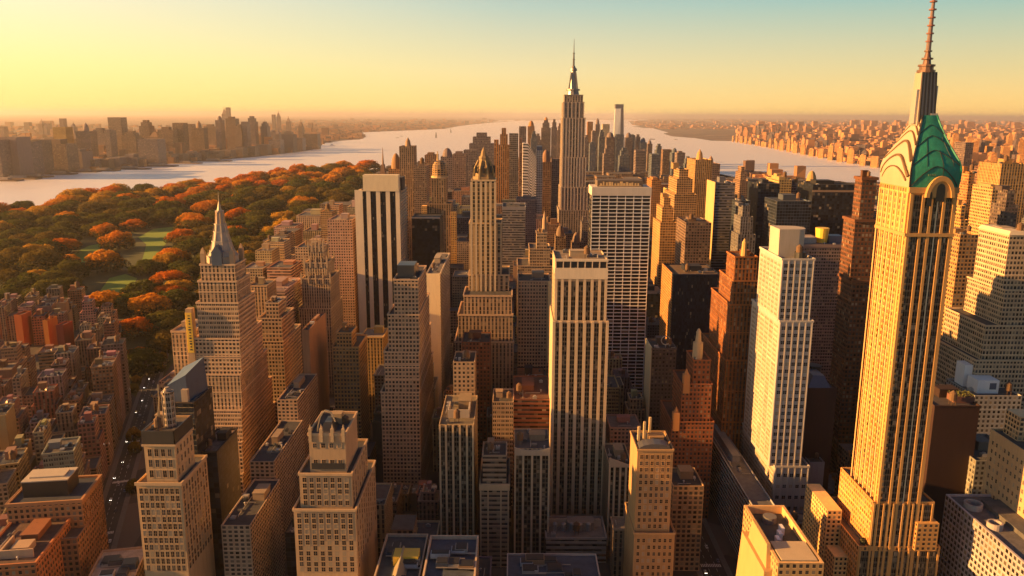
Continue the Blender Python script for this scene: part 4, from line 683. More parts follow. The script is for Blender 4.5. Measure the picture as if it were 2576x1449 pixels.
# --- the green crowned tower, right foreground
b = T('crowned_skyscraper', 'golden stone skyscraper with a green and cream domed crown and ringed spire, right foreground', [(2288, 2409, 472, 35), (2284, 2396, 590, 35.6), (2196, 2352, 1262, 46), (2160, 2366, 1374, 62)], 430, 35, 'gold', [(.54, .27, .08)] * 4, vb=1449, clut=0, bay=2.6, fl=3.4, corn=None, step=.3, roof=(.12, .1, .07), par=.2)
(x0, x1, y0, y1, za, zb), (X0, X1, Y0, Y1, ZA, ZB) = b.t[0], b.t[1]
GOLD, GOLD2 = (.46, .26, .085), (.40, .22, .07)
cx_, cy_, hx, hy = (x0 + x1) / 2, (y0 + y1) / 2, (x1 - x0) / 2, (y1 - y0) / 2
ftop = zb - 3
spans = [(x0 + 3.2, x0 + 7), (x0 + 8.6, x0 + 11.4), (x0 + 13, x0 + 18.2), (x0 + 19.8, x1 - 2.2)]
b.strips('F', [spans[0]], y0, ZB + 1, ftop - 1, bay=1.3); b.strips('F', [spans[3]], y0, ZB + 1, ftop - 1, bay=1.3); b.strips('F', [spans[1]], y0, ZB + 1, ftop - .5, bay=1.3); b.strips('F', [spans[2]], y0, ZB + 1, ftop + 4, bay=1.3)
b.strips('F', [(a * .99 + .1, c * .99 + .1) for a, c in spans], Y0, 8, ZB - 1.2, bay=1.3)
b.piers('F', [x0 + 1.4, x0 + 7.8, x0 + 12.2, x0 + 19], y0, 0, ftop, 1.5, 1.0, GOLD); b.piers('F', [x1 - 1], y0, 0, ftop, 2, 1.0, GOLD); b.piers('F', [x0 + 15.6], y0, 0, ftop + 3, .5, .7, (.6, .5, .34), 'mullion')
m = MB(); m.box(x0 - .6, x1 + .6, y0 - 1.4, y0 - .01, ZB - 1, ZB + .8); m.box(x0 - .7, x0 - .01, y0 - .01, y1, ZB - 1, ZB + .8); b.part('belt_course', m, M['stone'], GOLD); m = MB(); m.box(x0 - .5, x1 + .5, y0 - 1.2, y0 - .01, ftop + .2, zb + .2); b.part('frieze', m, M['stone'], GOLD)
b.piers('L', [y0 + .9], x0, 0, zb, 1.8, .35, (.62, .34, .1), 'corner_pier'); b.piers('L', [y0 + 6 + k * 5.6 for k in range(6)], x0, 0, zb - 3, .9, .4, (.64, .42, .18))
ax_, ar = x0 + 15.4, 7.6; m = MB(); nn = 14
def arch(t, r_): return (ax_ + r_ * math.cos(t), zb - 5 + r_ * 1.5 * math.sin(t))
for i in range(nn):
    a, c = math.pi * i / nn, math.pi * (i + 1) / nn; A, B, C, D_ = arch(a, ar), arch(c, ar), arch(c, ar - 1.8), arch(a, ar - 1.8)
    m.quad([(A[0], y0 - 3.2, A[1]), (B[0], y0 - 3.2, B[1]), (C[0], y0 - 3.2, C[1]), (D_[0], y0 - 3.2, D_[1])]); m.quad([(A[0], y0 - 3.2, A[1]), (A[0], y0 + 7, A[1]), (B[0], y0 + 7, B[1]), (B[0], y0 - 3.2, B[1])]); m.quad([(D_[0], y0 - 3.2, D_[1]), (C[0], y0 - 3.2, C[1]), (C[0], y0 - .2, C[1]), (D_[0], y0 - .2, D_[1])])
m.quad([(arch(math.pi * i / nn, ar - 1.7)[0], y0 - 2.4, arch(math.pi * i / nn, ar - 1.7)[1]) for i in range(nn + 1)]); b.part('arched_gable', m, M['stone'], GOLD)
m = MB(); nn = 8
for k, (xc_, r_, zt_) in enumerate(((x0 + 15.6, 2.3, zb - 1), (x0 + 10, 1.3, ftop - .6))):
    m.quad([(xc_ - r_, y0 - 2.5, zt_ - 6)] + [(xc_ + r_ * math.cos(math.pi - math.pi * i / nn), y0 - 2.5, zt_ + r_ * 1.5 * math.sin(math.pi * i / nn)) for i in range(nn + 1)] + [(xc_ + r_, y0 - 2.5, zt_ - 6)])
b.part('arched_window', m, M['glassdark'])
zc = at(2318, 290, 430 + cy_)[1]; HCR = zc - zb
PROF = [(0, 1.0), (.12, 1.03), (.26, 1.04), (.36, .98), (.5, .80), (.64, .63), (.78, .49), (.9, .38), (1, .30)]
def crown(face, s_, t_, off=0.0):
    w_ = lerp(PROF, t_); bul = (1 - s_ * s_) * .07 * w_ + off; zz = zb + t_ * HCR
    if face == 'F': return (cx_ + s_ * hx * w_, cy_ - hy * w_ - bul * hy, zz)
    if face == 'B': return (cx_ - s_ * hx * w_, cy_ + hy * w_ + bul * hy, zz)
    if face == 'L': return (cx_ - hx * w_ - bul * hx, cy_ - s_ * hy * w_, zz)
    return (cx_ + hx * w_ + bul * hx, cy_ + s_ * hy * w_, zz)
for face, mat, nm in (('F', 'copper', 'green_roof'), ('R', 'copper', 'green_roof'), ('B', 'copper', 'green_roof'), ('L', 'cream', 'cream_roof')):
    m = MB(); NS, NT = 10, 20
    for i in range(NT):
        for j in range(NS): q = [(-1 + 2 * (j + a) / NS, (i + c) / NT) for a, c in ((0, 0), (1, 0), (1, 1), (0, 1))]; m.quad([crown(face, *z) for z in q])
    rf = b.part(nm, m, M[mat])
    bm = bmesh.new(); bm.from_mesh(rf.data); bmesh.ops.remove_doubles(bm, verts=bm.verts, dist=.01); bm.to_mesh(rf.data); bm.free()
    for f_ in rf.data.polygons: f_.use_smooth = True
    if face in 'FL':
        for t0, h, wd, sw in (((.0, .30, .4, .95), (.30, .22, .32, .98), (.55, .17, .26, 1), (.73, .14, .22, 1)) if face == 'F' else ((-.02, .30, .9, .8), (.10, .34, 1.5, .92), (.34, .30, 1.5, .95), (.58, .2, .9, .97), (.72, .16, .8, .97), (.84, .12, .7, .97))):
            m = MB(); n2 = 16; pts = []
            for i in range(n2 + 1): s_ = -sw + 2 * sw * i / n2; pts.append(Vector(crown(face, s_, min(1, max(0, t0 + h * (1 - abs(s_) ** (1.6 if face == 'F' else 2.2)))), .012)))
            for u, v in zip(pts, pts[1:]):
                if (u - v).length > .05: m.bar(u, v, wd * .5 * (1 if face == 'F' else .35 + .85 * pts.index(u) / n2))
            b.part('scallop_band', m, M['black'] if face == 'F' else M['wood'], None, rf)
    if face == 'F':
        m = MB(); pts = [Vector(crown('F', .25, .02 + .5 * i / 8, .012)) for i in range(9)]
        for u, v in zip(pts, pts[1:]): m.bar(u, v, .12)
        for z_ in (-.4, .7):
            pts = [Vector(crown('F', z_, .3 + .4 * i / 8, .008)) for i in range(9)]
            for u, v in zip(pts, pts[1:]): m.bar(u, v, .08)
        b.part('roof_seam', m, M['black'], None, rf)
        m = MB(); c0 = crown('F', -.35, .17, .02)
        for k in range(4): m.box(c0[0] + k * 1.1, c0[0] + k * 1.1 + .5, c0[1] - .25, c0[1] + .2, c0[2], c0[2] + .9)
        b.part('roof_hatch', m, M['metal'], (.15, .22, .12), rf)
for k, s_ in enumerate((-1, 1)):
    m = MB(); pts = [Vector(crown('F', s_, i / 16, .01)) for i in range(17)]
    for u, v in zip(pts, pts[1:]): m.bar(u, v, .35)
    b.part('hip_ridge', m, M['black'] if s_ < 0 else M['copper'])
z1_, z2_, z3_ = at(2320, 182, 430 + cy_)[1], at(2320, 150, 430 + cy_)[1], at(2326, -30, 430 + cy_)[1]; a = .30
def dep(xx): return cx_ + xx
cx_ -= 2.1; zc -= 1.5
m = MB(); m.frustum(cx_ - hx * .32, cx_ + hx * .42, cy_ - hy * .28, cy_ + hy * .28, zc - 4, cx_ - hx * .30, cx_ + hx * .33, cy_ - hy * .2, cy_ + hy * .2, z1_); sb = b.part('spire_base', m, M['stone'], (.34, .27, .22))
m = MB()
for i in range(5): q = -.28 + i * .16; m.bar((cx_ + hx * (q + .04), cy_ - hy * .285, zc - 2), (cx_ + hx * q * .85, cy_ - hy * .21, z1_), .32)
b.part('spire_fin', m, M['black'], None, sb); m = MB(); m.box(cx_ + hx * .3, cx_ + hx * .45, cy_ - hy * .2, cy_ + hy * .1, zc - 2, zc + HCR * .45); m.box(cx_ - hx * .42, cx_ - hx * .3, cy_ - hy * .2, cy_ + hy * .1, zc - 3, zc + HCR * .4); m.box(cx_ + hx * .2, cx_ + hx * .5, cy_ - hy * .3, cy_ + hy * .3, zc - 1.5, zc + 2.5); b.part('spire_shoulder', m, M['metal'], (.42, .37, .33), sb)
m = MB(); m.cyl(cx_, cy_, z1_ - .2, z1_ + 1.2, 4.6, 4.6, 12); m.cyl(cx_, cy_, z1_ + 1.2, z1_ + 3, 3.6, 3.6, 12); m.cyl(cx_, cy_, z1_ + 3, z1_ + 4, 4.3, 4.3, 12); m.cyl(cx_, cy_, z1_ + 4, z2_, 2.2, 1.8, 12); m.cyl(cx_, cy_, z2_, z2_ + .9, 2.9, 2.9, 12); m.cyl(cx_, cy_, z2_ + .9, z2_ + 4, 1.8, 1.2, 12); m.cyl(cx_, cy_, z2_ + 4, z2_ + 4.7, 2.0, 2.0, 12); b.part('collar', m, M['metal'], (.16, .09, .06), sb)
m = MB(); m.cyl(cx_, cy_, z2_ + 4, z3_, 1.35, .7, 10); an = b.part('antenna', m, M['metal'], (.20, .13, .10), sb)
for k in range(6): zz = z2_ + 9 + k * (z3_ - z2_ - 12) / 6; m = MB(); m.cyl(cx_, cy_, zz, zz + .7, 1.9, 1.9, 10); b.part('ring', m, M['metal'], (.25, .1, .07), sb)
(x0, x1, y0, y1, za, zb) = b.t[2]; n_ = 6; b.strips('F', [(x0 + 1 + (x1 - x0 - 2) * k / n_ + .6, x0 + 1 + (x1 - x0 - 2) * (k + 1) / n_ - .6) for k in range(n_)], y0, za, zb - 2, bay=1.2); b.piers('F', [x0 + 1 + (x1 - x0 - 2) * k / n_ for k in range(n_ + 1)], y0, za, zb - 1, 1, .6, GOLD)
m = MB(); m.box(x1 - 10, x1 + 2.5, y0 - 3, y0 + 8, za, zb - 12); b.part('corner_block', m, M['punched'], GOLD2)
(x0, x1, y0, y1, za, zb) = b.t[3]; n_ = 8; b.strips('F', [(x0 + 1 + (x1 - x0 - 2) * k / n_ + .6, x0 + 1 + (x1 - x0 - 2) * (k + 1) / n_ - .6) for k in range(n_)], y0, 20, zb - 3, bay=1.2); b.piers('F', [x0 + 1 + (x1 - x0 - 2) * k / n_ for k in range(n_ + 1)], y0, 20, zb - 1, 1, .6, GOLD)
r = random.Random(9)
for k in range(5):
    m = MB(); q = (x0 + 2 + r.uniform(0, 3) + (k > 2) * 12, y0 + 2 + k * 1.2)
    for i in range(60): v = Vector((r.gauss(0, 1), r.gauss(0, 1), r.gauss(0, 1))).normalized(); u_ = v.orthogonal().normalized() * .55; w_ = v.cross(u_); c = Vector((*q, zb + 1.5)) + v * 1.5; m.quad([c + u_, c + w_, c - u_, c - w_])
    b.part('terrace_shrub', m, M['plain'], (.03, .035, .012))
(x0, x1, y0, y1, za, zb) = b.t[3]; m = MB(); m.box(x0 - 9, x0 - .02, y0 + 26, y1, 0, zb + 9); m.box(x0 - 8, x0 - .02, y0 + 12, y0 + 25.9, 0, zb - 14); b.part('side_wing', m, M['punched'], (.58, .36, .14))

# ------------------------------------------------------------------ background towers measured on the photograph
def small(name, label, L, Rr, ytop, Y, D, mat, col, vb=None, clut=0, kind=0, group=None, **kw):
    x0, z = at(L, ytop, Y); x1, _ = at(Rr, ytop, Y); b = Bld(name, label, 'building', (x0 + x1) / 2, Y, kw.pop('rz', 0), group); hw = (x1 - x0) / 2; W = 2 * hw
    kw.setdefault('bay', max(3.4, min(6, Y / 420))); kw.setdefault('fl', max(3.7, min(6, Y / 420))); kw.setdefault('t', max(.5, W * .02)); roof = kw.pop('roof', tuple(v * .5 for v in col))
    if kind in (0, 3, 5):
        b.tier(-hw, hw, 0, D, 0, z, mat, col, roof=roof, **kw)
        if kind == 3: m = MB(); m.box(-hw * .6, hw * .4, D * .2, D * .8, z - 1.2, z + W * .18); b.part('penthouse', m, M['plain'], tuple(v * .8 for v in col))
        if kind == 5: m = MB(); m.cyl(0, D / 2, z - 1.2, z + W * .35, W * .22, W * .16, 10); m.cyl(0, D / 2, z + W * .35, z + W * .6, W * .16, 0, 10); b.part('cupola', m, M['stone'], tuple(v * 1.1 for v in col))
    elif kind == 1:      # stepped top
        b.tier(-hw, hw, 0, D, 0, z * .84, mat, col, roof=roof, **kw); b.tier(-hw * .72, hw * .72, D * .12, D * .88, z * .84 - 1.2, z * .94, mat, col, roof=roof, **kw); b.tier(-hw * .42, hw * .42, D * .25, D * .75, z * .94 - 1.2, z, mat, col, roof=roof, **kw)
    elif kind == 2:      # spire
        zz = z * .62 + HC * 0; b.tier(-hw, hw, 0, D, 0, z * .7, mat, col, roof=roof, **kw); m = MB(); m.frustum(-hw * .8, hw * .8, D * .1, D * .9, z * .7 - 1.2, -hw * .3, hw * .3, D * .35, D * .65, z * .86); m.cyl(0, D / 2, z * .86, z, hw * .22, hw * .03, 8); b.part('spire', m, M['stone'], col)
    elif kind == 4:      # dome
        b.tier(-hw, hw, 0, D, 0, z * .88, mat, col, roof=roof, **kw); m = MB(); rr = min(hw, D / 2) * .85; h = z * .12
        for i in range(4): a, c = i / 4 * 1.45, (i + 1) / 4 * 1.45; m.cyl(0, D / 2, z * .88 - 1.2 + h * math.sin(a), z * .88 - 1.2 + h * math.sin(c), rr * math.cos(a), rr * math.cos(c), 12, cap=i == 3)
        b.part('dome', m, M['stone'], tuple(v * .9 for v in col))
    b.reg(-hw, hw, 0, D, z, vb)
    if clut: b.clutter(-hw, hw, 0, D, z - 1.2, clut, tuple(v * .8 for v in col), None, max(1, Y / 900))
    return b
MV, PK, OR, BL = (.20, .15, .14), (.34, .24, .2), (.42, .19, .06), (.10, .125, .16)
for q in (
 ('spire_tower', 'small dark bulb topped tower with a thin needle left of the twin domed brown block', 946, 970, 372, 1700, 45, 'dense', BROWN, 440, 0, 2),
 ('domed_building', 'brown block with a rounded dome and orange lit shoulder above the striped tower', 976, 1006, 385, 1550, 50, 'dense', (.3, .16, .07), 470, 0, 4),
 ('brown_tower', 'brown ribbed tower with a knobbly capped crown above the striped tower', 1004, 1040, 368, 1500, 50, 'tall', (.27, .18, .11), 480, 0, 5),
 ('brown_block', 'flat topped brown block right of the knobbly capped brown tower', 1040, 1072, 418, 1450, 50, 'dense', (.27, .18, .12), 540, 2, 0),
 ('brown_block', 'low red brown block with two chimneys behind the capsule topped tower', 1068, 1098, 390, 2100, 60, 'dense', (.28, .15, .08), 430, 0, 3),
 ('domed_building', 'mauve domed block against the river above the capsule topped tower', 1108, 1138, 372, 2500, 70, 'dense', MV, 440, 0, 4),
 ('mauve_block', 'mauve block with an orange lit top right of the mauve domed block', 1138, 1172, 388, 2500, 70, 'dense', (.24, .16, .13), 450, 0, 3),
 ('mauve_tower', 'large mauve stepped tower block left of the thin orange lit towers', 1180, 1242, 334, 3100, 90, 'dense', MV, 440, 0, 1),
 ('mauve_block', 'shoulder block joined below the large mauve stepped tower, on its left', 1166, 1200, 378, 2900, 80, 'dense', MV, 440, 0, 0),
 ('orange_tower', 'thin ragged orange lit tower left of the blue grey slab', 1254, 1281, 322, 2250, 36, 'tall', OR, 500, 0, 1),
 ('orange_tower', 'thinner orange lit sliver tower just left of the ragged orange one', 1243, 1254, 352, 2350, 36, 'tall', OR, 480, 0, 0),
 ('grey_tower', 'blue grey plain slab right of the ragged orange tower', 1281, 1304, 336, 2300, 60, 'grid', (.22, .2, .2), 510, 0, 0),
 ('grey_tower', 'narrow mauve slab with an orange left edge right of the blue grey slab', 1306, 1324, 318, 2700, 50, 'dense', MV, 400, 0, 0),
 ('brown_tower', 'dark narrow brown tower beside the white slanted glass tower', 1306, 1313, 350, 1950, 60, 'dense', (.2, .1, .06), 500, 0, 0),
 ('brown_tower', 'brown tower with a rounded orange cap left of the needle masted skyscraper', 1362, 1388, 376, 1900, 50, 'dense', (.25, .14, .09), 540, 0, 4),
 ('brown_tower', 'mauve brown tower close on the left of the needle masted skyscraper', 1388, 1412, 400, 2000, 50, 'dense', (.22, .15, .12), 540, 0, 0),
 ('brown_block', 'reddish block in front of the needle masted skyscraper base, on its left', 1372, 1410, 566, 1420, 40, 'dense', (.28, .15, .08), 620, 2, 0),
 ('domed_building', 'small dark domed turret block under the needle masted skyscraper', 1398, 1424, 568, 1300, 30, 'dense', (.2, .13, .08), 640, 0, 4),
 ('domed_building', 'second small domed turret block under the needle masted skyscraper, on the right', 1440, 1464, 585, 1270, 30, 'dense', (.2, .13, .09), 640, 0, 4),
 ('grey_tower', 'small grey tower right below the needle masted skyscraper', 1464, 1488, 560, 1320, 30, 'dense', (.17, .14, .13), 640, 2, 0),
 ('sun_painted_tower', 'narrow slab with its wall painted sunlit orange in the left district below the park', 34, 53, 792, 1080, 24, 'plain', (.36, .075, .012), 860, 0, 0),  # three slabs whose bright wall colours hold the sunlight
 ('sun_painted_tower', 'thin tower painted sunlit yellow orange, second of the bright slabs in the left district', 107, 119, 806, 1060, 24, 'plain', (.42, .14, .015), 865, 0, 5),
 ('sun_painted_tower', 'small slab painted sunlit red, rightmost of the bright slabs in the left district', 140, 158, 818, 1050, 24, 'plain', (.32, .035, .015), 868, 0, 0),
 # right middle distance
 ('orange_tower', 'tall tan block with a ragged sunlit left wall right of the white lined slab', 1700, 1756, 428, 1280, 90, 'dense', (.40, .24, .10), 600, 2, 1),
 ('orange_tower', 'sunlit orange tower with a pointed crown at the head of the ragged tan blocks', 1750, 1792, 402, 1420, 70, 'tall', (.42, .24, .09), 470, 0, 5),
 ('orange_tower', 'lower glowing orange stepped tower hard by the right side of the white lined slab', 1664, 1704, 500, 1120, 60, 'dense', (.44, .25, .09), 640, 1, 1),
 ('brown_tower', 'dark brown slab between the white lined slab and the grey slab with a bright edge', 1726, 1790, 560, 1010, 60, 'dense', (.16, .10, .07), 650, 3, 0),
 ('orange_tower', 'small orange tower in the gap right behind the white lined slab', 1640, 1664, 452, 1600, 60, 'dense', OR, 500, 0, 3),
 ('grey_slab', 'slate grey slab with one edge painted sunlit cream, right of the ragged tan blocks', 1800, 1850, 460, 1080, 46, 'bands', (.16, .155, .17), 600, 2, 0),
 ('glass_tower', 'small blue glass block behind the dark navy slab with an orange side', 1852, 1888, 505, 1060, 40, 'glass', BL, 560, 3, 0),
 ('dark_tower', 'dark navy curved top slab with an orange lit side, left of the tan yellow block', 1908, 1962, 462, 1090, 50, 'glass', (.03, .035, .05), 570, 2, 0),
 ('grey_tower', 'mottled grey tower of slim ridges left of the dark navy slab', 1862, 1906, 520, 980, 40, 'ribs', (.17, .16, .16), 610, 2, 1),
 ('tan_tower', 'tan yellow sunlit block right of the dark navy curved slab', 1960, 1992, 452, 1180, 60, 'dense', (.50, .34, .12), 500, 2, 3),
 ('mauve_block', 'mauve gridded block right of the tan yellow block', 1992, 2030, 466, 1200, 50, 'grid', (.25, .18, .15), 510, 2, 0),
 ('glass_tower', 'slate blue low slab in front of the mauve gridded block', 1956, 2042, 506, 960, 50, 'glass', (.07, .085, .11), 580, 2, 0),
 ('black_slab', 'wide black slab with one pale roof stripe, behind the mauve brown office slab', 2046, 2160, 464, 1080, 60, 'glass', (.016, .014, .016), 600, 3, 0),
 ('tan_tower', 'orange domed block peeping over the wide black slab', 2042, 2074, 430, 1500, 60, 'dense', (.45, .28, .1), 460, 0, 4),
 ('brown_tower', 'far mauve tower left of the wide black slab roof line', 1864, 1884, 420, 1900, 60, 'dense', (.25, .15, .09), 470, 0, 1),
 ('brown_tower', 'stubby dark brown tower by the river left of the orange domed block', 1780, 1812, 412, 2100, 70, 'dense', (.25, .15, .1), 440, 0, 5),
 # right edge, middle distance
 ('orange_tower', 'glowing orange stepped tower right of the green crown', 2440, 2476, 434, 1100, 46, 'dense', OR, 560, 1, 1),
 ('orange_tower', 'tall orange slab with ribbed cream top at the right edge behind the ziggurat', 2520, 2590, 412, 1020, 50, 'tall', (.48, .27, .09), 560, 1, 0),
 ('brown_tower', 'dark brown narrow tower between the orange towers at the right edge', 2478, 2498, 420, 1200, 40, 'dense', (.17, .09, .06), 560, 0, 0),
 ('dark_tower', 'dark stepped tower in front of the tall orange slab at the right edge', 2534, 2580, 480, 840, 34, 'dense', (.10, .07, .06), 560, 2, 1),
 ('orange_tower', 'lower orange tower close against the green crowned tower on its right', 2424, 2452, 520, 820, 40, 'dense', (.45, .24, .07), 640, 1, 1),
 ('orange_tower', 'orange tan block in front of the lower orange tower, above the ziggurat shoulder', 2416, 2462, 590, 720, 36, 'dense', (.40, .22, .08), 800, 3, 0),
 ('orange_tower', 'sunlit tan tower left of the ziggurat top', 2498, 2522, 470, 900, 40, 'dense', (.48, .29, .11), 560, 0, 3),
 ('brown_tower', 'far dark tower standing up from the distant orange district', 2430, 2450, 358, 2300, 60, 'dense', (.16, .11, .1), 420, 0, 0),
 ('tan_tower', 'pale green roofed block hard behind the green crown', 2400, 2428, 430, 1500, 50, 'dense', (.2, .16, .1), 480, 1, 0),
): small(*q)
for nm, lab, x, yt in (('orange_tower', '', 0, 0),): pass
bb = [o for o in BUILT if o['o'].get('label', '').startswith('slate grey slab')][0]['o']; x0, z_ = at(1800, 460, 1080); x1, _ = at(1850, 460, 1080); m = MB(); hw = (x1 - x0) / 2; m.box(-hw - .6, -hw - .02, -.6, 46, 0, z_ + 1); link('painted_sun_edge', m.mesh('painted_sun_edge', M['stone']), bb, (.52, .35, .15))  # added wall, its cream colour stands for sun on the left edge
bb = [o for o in BUILT if o['o'].get('label', '').startswith('wide black slab with one')][0]['o']; x0, z_ = at(2046, 464, 1080); x1, _ = at(2160, 464, 1080); m = MB(); hw = (x1 - x0) / 2; m.box(-hw - .3, hw + .3, -.5, -.02, z_ - 10, z_ - 7.4); link('roof_stripe', m.mesh('roof_stripe', M['stone']), bb, (.3, .2, .12))
# capsule topped tower
b = T('capsule_tower', 'brown tower with a rounded capsule top between two shoulder blocks coloured sunlit gold', [(1085, 1122, 448, 34), (1074, 1134, 512, 44)], 1350, 34, 'tall', (.27, .17, .09), vb=640, clut=0, bay=4, fl=4)
(x0, x1, y0, y1, za, zb) = b.t[0]; zt = at(1103, 402, 1360)[1]; m = MB(); hh = zt - zb; rr = (x1 - x0) / 2
for a, c, u, v in ((0, .5, 1, 1), (.5, .75, 1, .9), (.75, .92, .9, .65), (.92, 1, .65, .3)): m.cyl((x0 + x1) / 2, (y0 + y1) / 2, zb - 1 + hh * a, zb - 1 + hh * c, rr * u, rr * v, 14)
b.part('capsule', m, M['grid'], (.34, .2, .08)); m = MB(); m.cyl((x0 + x1) / 2, (y0 + y1) / 2, zb - .5, zb + 2.5, rr * 1.15, rr * 1.15, 14); m.cyl((x0 + x1) / 2 - 3, (y0 + y1) / 2, zt - 2, zt + 14, 1.5, .6, 6); b.part('capsule_ring', m, M['stone'], (.6, .42, .2))
(x0, x1, y0, y1, za, zb) = b.t[1]
for s_, zz in ((-1, zb - 4), (1, zb - 14)): m = MB(); X_ = x0 if s_ < 0 else x1; m.box(min(X_, X_ + s_ * 9), max(X_, X_ + s_ * 9), y0 - 3, y0 + 14, 0, zz); b.part('shoulder', m, M['dense'], (.6, .34, .1))  # sunlight on the shoulders is put into their gold colour
# white slanted glass tower
x0, z_ = at(1315, 372, 1850); x1, _ = at(1350, 372, 1850); zt = at(1320, 360, 1850)[1]; b = Bld('glass_tower', 'white glass tower with a slanted top, left of the needle masted skyscraper', 'building', (x0 + x1) / 2, 1850); hw = (x1 - x0) / 2
m = MB(); pr = [(-hw, zt), (-hw * .2, zt - 1), (hw * .3, zt - 14), (hw, zt - 34)]
for u, v in zip(pr, pr[1:]): m.quad([(u[0], 0, 0), (v[0], 0, 0), (v[0], 0, v[1]), (u[0], 0, u[1])], [(u[0] / 6, 0), (v[0] / 6, 0), (v[0] / 6, 40), (u[0] / 6, 40)]); m.quad([(u[0], 0, u[1]), (v[0], 0, v[1]), (v[0], 40, v[1]), (u[0], 40, u[1])]); m.quad([(v[0], 40, 0), (u[0], 40, 0), (u[0], 40, u[1]), (v[0], 40, v[1])])
m.quad([(-hw, 40, 0), (-hw, 0, 0), (-hw, 0, zt), (-hw, 40, zt)]); b.part('wall', m, M['bands'], (.62, .56, .5)); zz = at(1356, 378, 1855)[1]; m = MB(); m.walls(hw + .1, hw + 14, 4, 44, 0, zz, 4, 4); m.quad([(hw + .1, 4, zz), (hw + 14, 4, zz), (hw + 14, 44, zz), (hw + .1, 44, zz)]); b.part('grid_wing', m, M['grid'], (.55, .5, .45)); m = MB(); m.box(hw + 1, hw + 13, 5, 40, zz, zz + 9); b.part('top_box', m, M['bluemetal'], (.3, .34, .36)); b.reg(-hw, hw + 14, 0, 44, zt, 500)
# far downtown tip
x0, z_ = at(1546, 262, 5200); x1, _ = at(1570, 262, 5200); b = Bld('glass_tower', 'tallest pale glass tower of the far skyline, dark along its right side and top', 'building', (x0 + x1) / 2, 5200); hw = (x1 - x0) / 2
m = MB(); bt = [(-hw, 0), (hw * .9, 0), (hw * 1.2, 50), (-hw, 60)]; tp = [(-hw * .8, 4), (hw * .55, 0), (hw * .9, 50), (-hw * .7, 55)]
for k in range(4): m.quad([(*bt[k], 0), (*bt[(k + 1) % 4], 0), (*tp[(k + 1) % 4], z_ - 26), (*tp[k], z_ - 26)])
b.part('wall', m, M['metal'], (.75, .72, .66)); m = MB(); m.box(-hw * .8, hw * .92, 1, 52, z_ - 26.1, z_); m.frustum(hw * .5, hw * 1.4, -3, 60, 0, hw * .35, hw * .93, -1, 54, z_ - 26.2); b.part('dark_cap', m, M['metal'], (.2, .17, .17)); b.reg(-hw, hw, 0, 60, z_, 372)
FARS = [(1283, 1303, 372, 4200, BL), (1328, 1345, 303, 5000, OR), (1346, 1362, 336, 4600, MV), (1362, 1386, 302, 5100, MV), (1368, 1381, 294, 5600, OR), (1388, 1402, 300, 5000, MV), (1402, 1416, 310, 5200, PK), (1478, 1492, 306, 4700, OR), (1490, 1500, 330, 4300, MV), (1499, 1510, 297, 5000, MV), (1508, 1522, 326, 4500, BL), (1516, 1534, 312, 5400, CREAM), (1526, 1548, 332, 4400, MV), (1550, 1570, 338, 4300, BL), (1574, 1592, 333, 4500, MV), (1588, 1598, 340, 4700, BL), (1600, 1614, 338, 4500, MV), (1612, 1628, 346, 4300, BL), (1630, 1642, 352, 4600, MV), (1652, 1668, 362, 4000, BL), (1668, 1690, 376, 3700, BROWN), (1692, 1708, 372, 3600, BL), (1704, 1724, 384, 3400, MV), (1724, 1742, 394, 3200, BL), (1336, 1352, 330, 4300, BL), (1416, 1424, 318, 4600, BL), (1470, 1482, 340, 4200, MV), (1484, 1500, 360, 3600, BL), (1520, 1546, 366, 3300, MV), (1560, 1586, 372, 3200, BL), (1600, 1624, 378, 3100, MV), (1640, 1660, 388, 3000, BL)]
ORD = ['first', 'second', 'third', 'fourth', 'fifth', 'sixth', 'seventh', 'eighth', 'ninth', 'tenth', 'eleventh', 'twelfth', 'thirteenth', 'fourteenth', 'fifteenth', 'sixteenth', 'seventeenth', 'eighteenth', 'nineteenth', 'twentieth']
def ordw(k):
    if k < 20: return ORD[k]
    t = ['twenty', 'thirty', 'forty', 'fifty', 'sixty', 'seventy', 'eighty', 'ninety'][(k + 1) // 10 - 2]; u = (k + 1) % 10
    return {'twenty': 'twentieth', 'thirty': 'thirtieth', 'forty': 'fortieth', 'fifty': 'fiftieth', 'sixty': 'sixtieth', 'seventy': 'seventieth', 'eighty': 'eightieth', 'ninety': 'ninetieth'}[t] if u == 0 else t + ' ' + ORD[u - 1]
CN = [(OR, 'orange lit'), (MV, 'mauve grey'), (BL, 'blue grey'), (PK, 'pinkish'), (CREAM, 'pale cream'), (BROWN, 'dark brown')]
def cname(c): return dict((id(a), s_) for a, s_ in CN)[id(c)]
for k, (L, Rr, yt, Y, c) in enumerate(sorted(FARS)):
    small('skyline_tower', '%s skyline tower, %s from left in the far downtown cluster' % (cname(c), ordw(k)), L, Rr, yt, Y, rng.uniform(40, 70), rng.choice(['dense', 'grid', 'bands']), c, 430, 0, rng.choice([0, 1, 1, 3, 4]), 'far downtown towers')
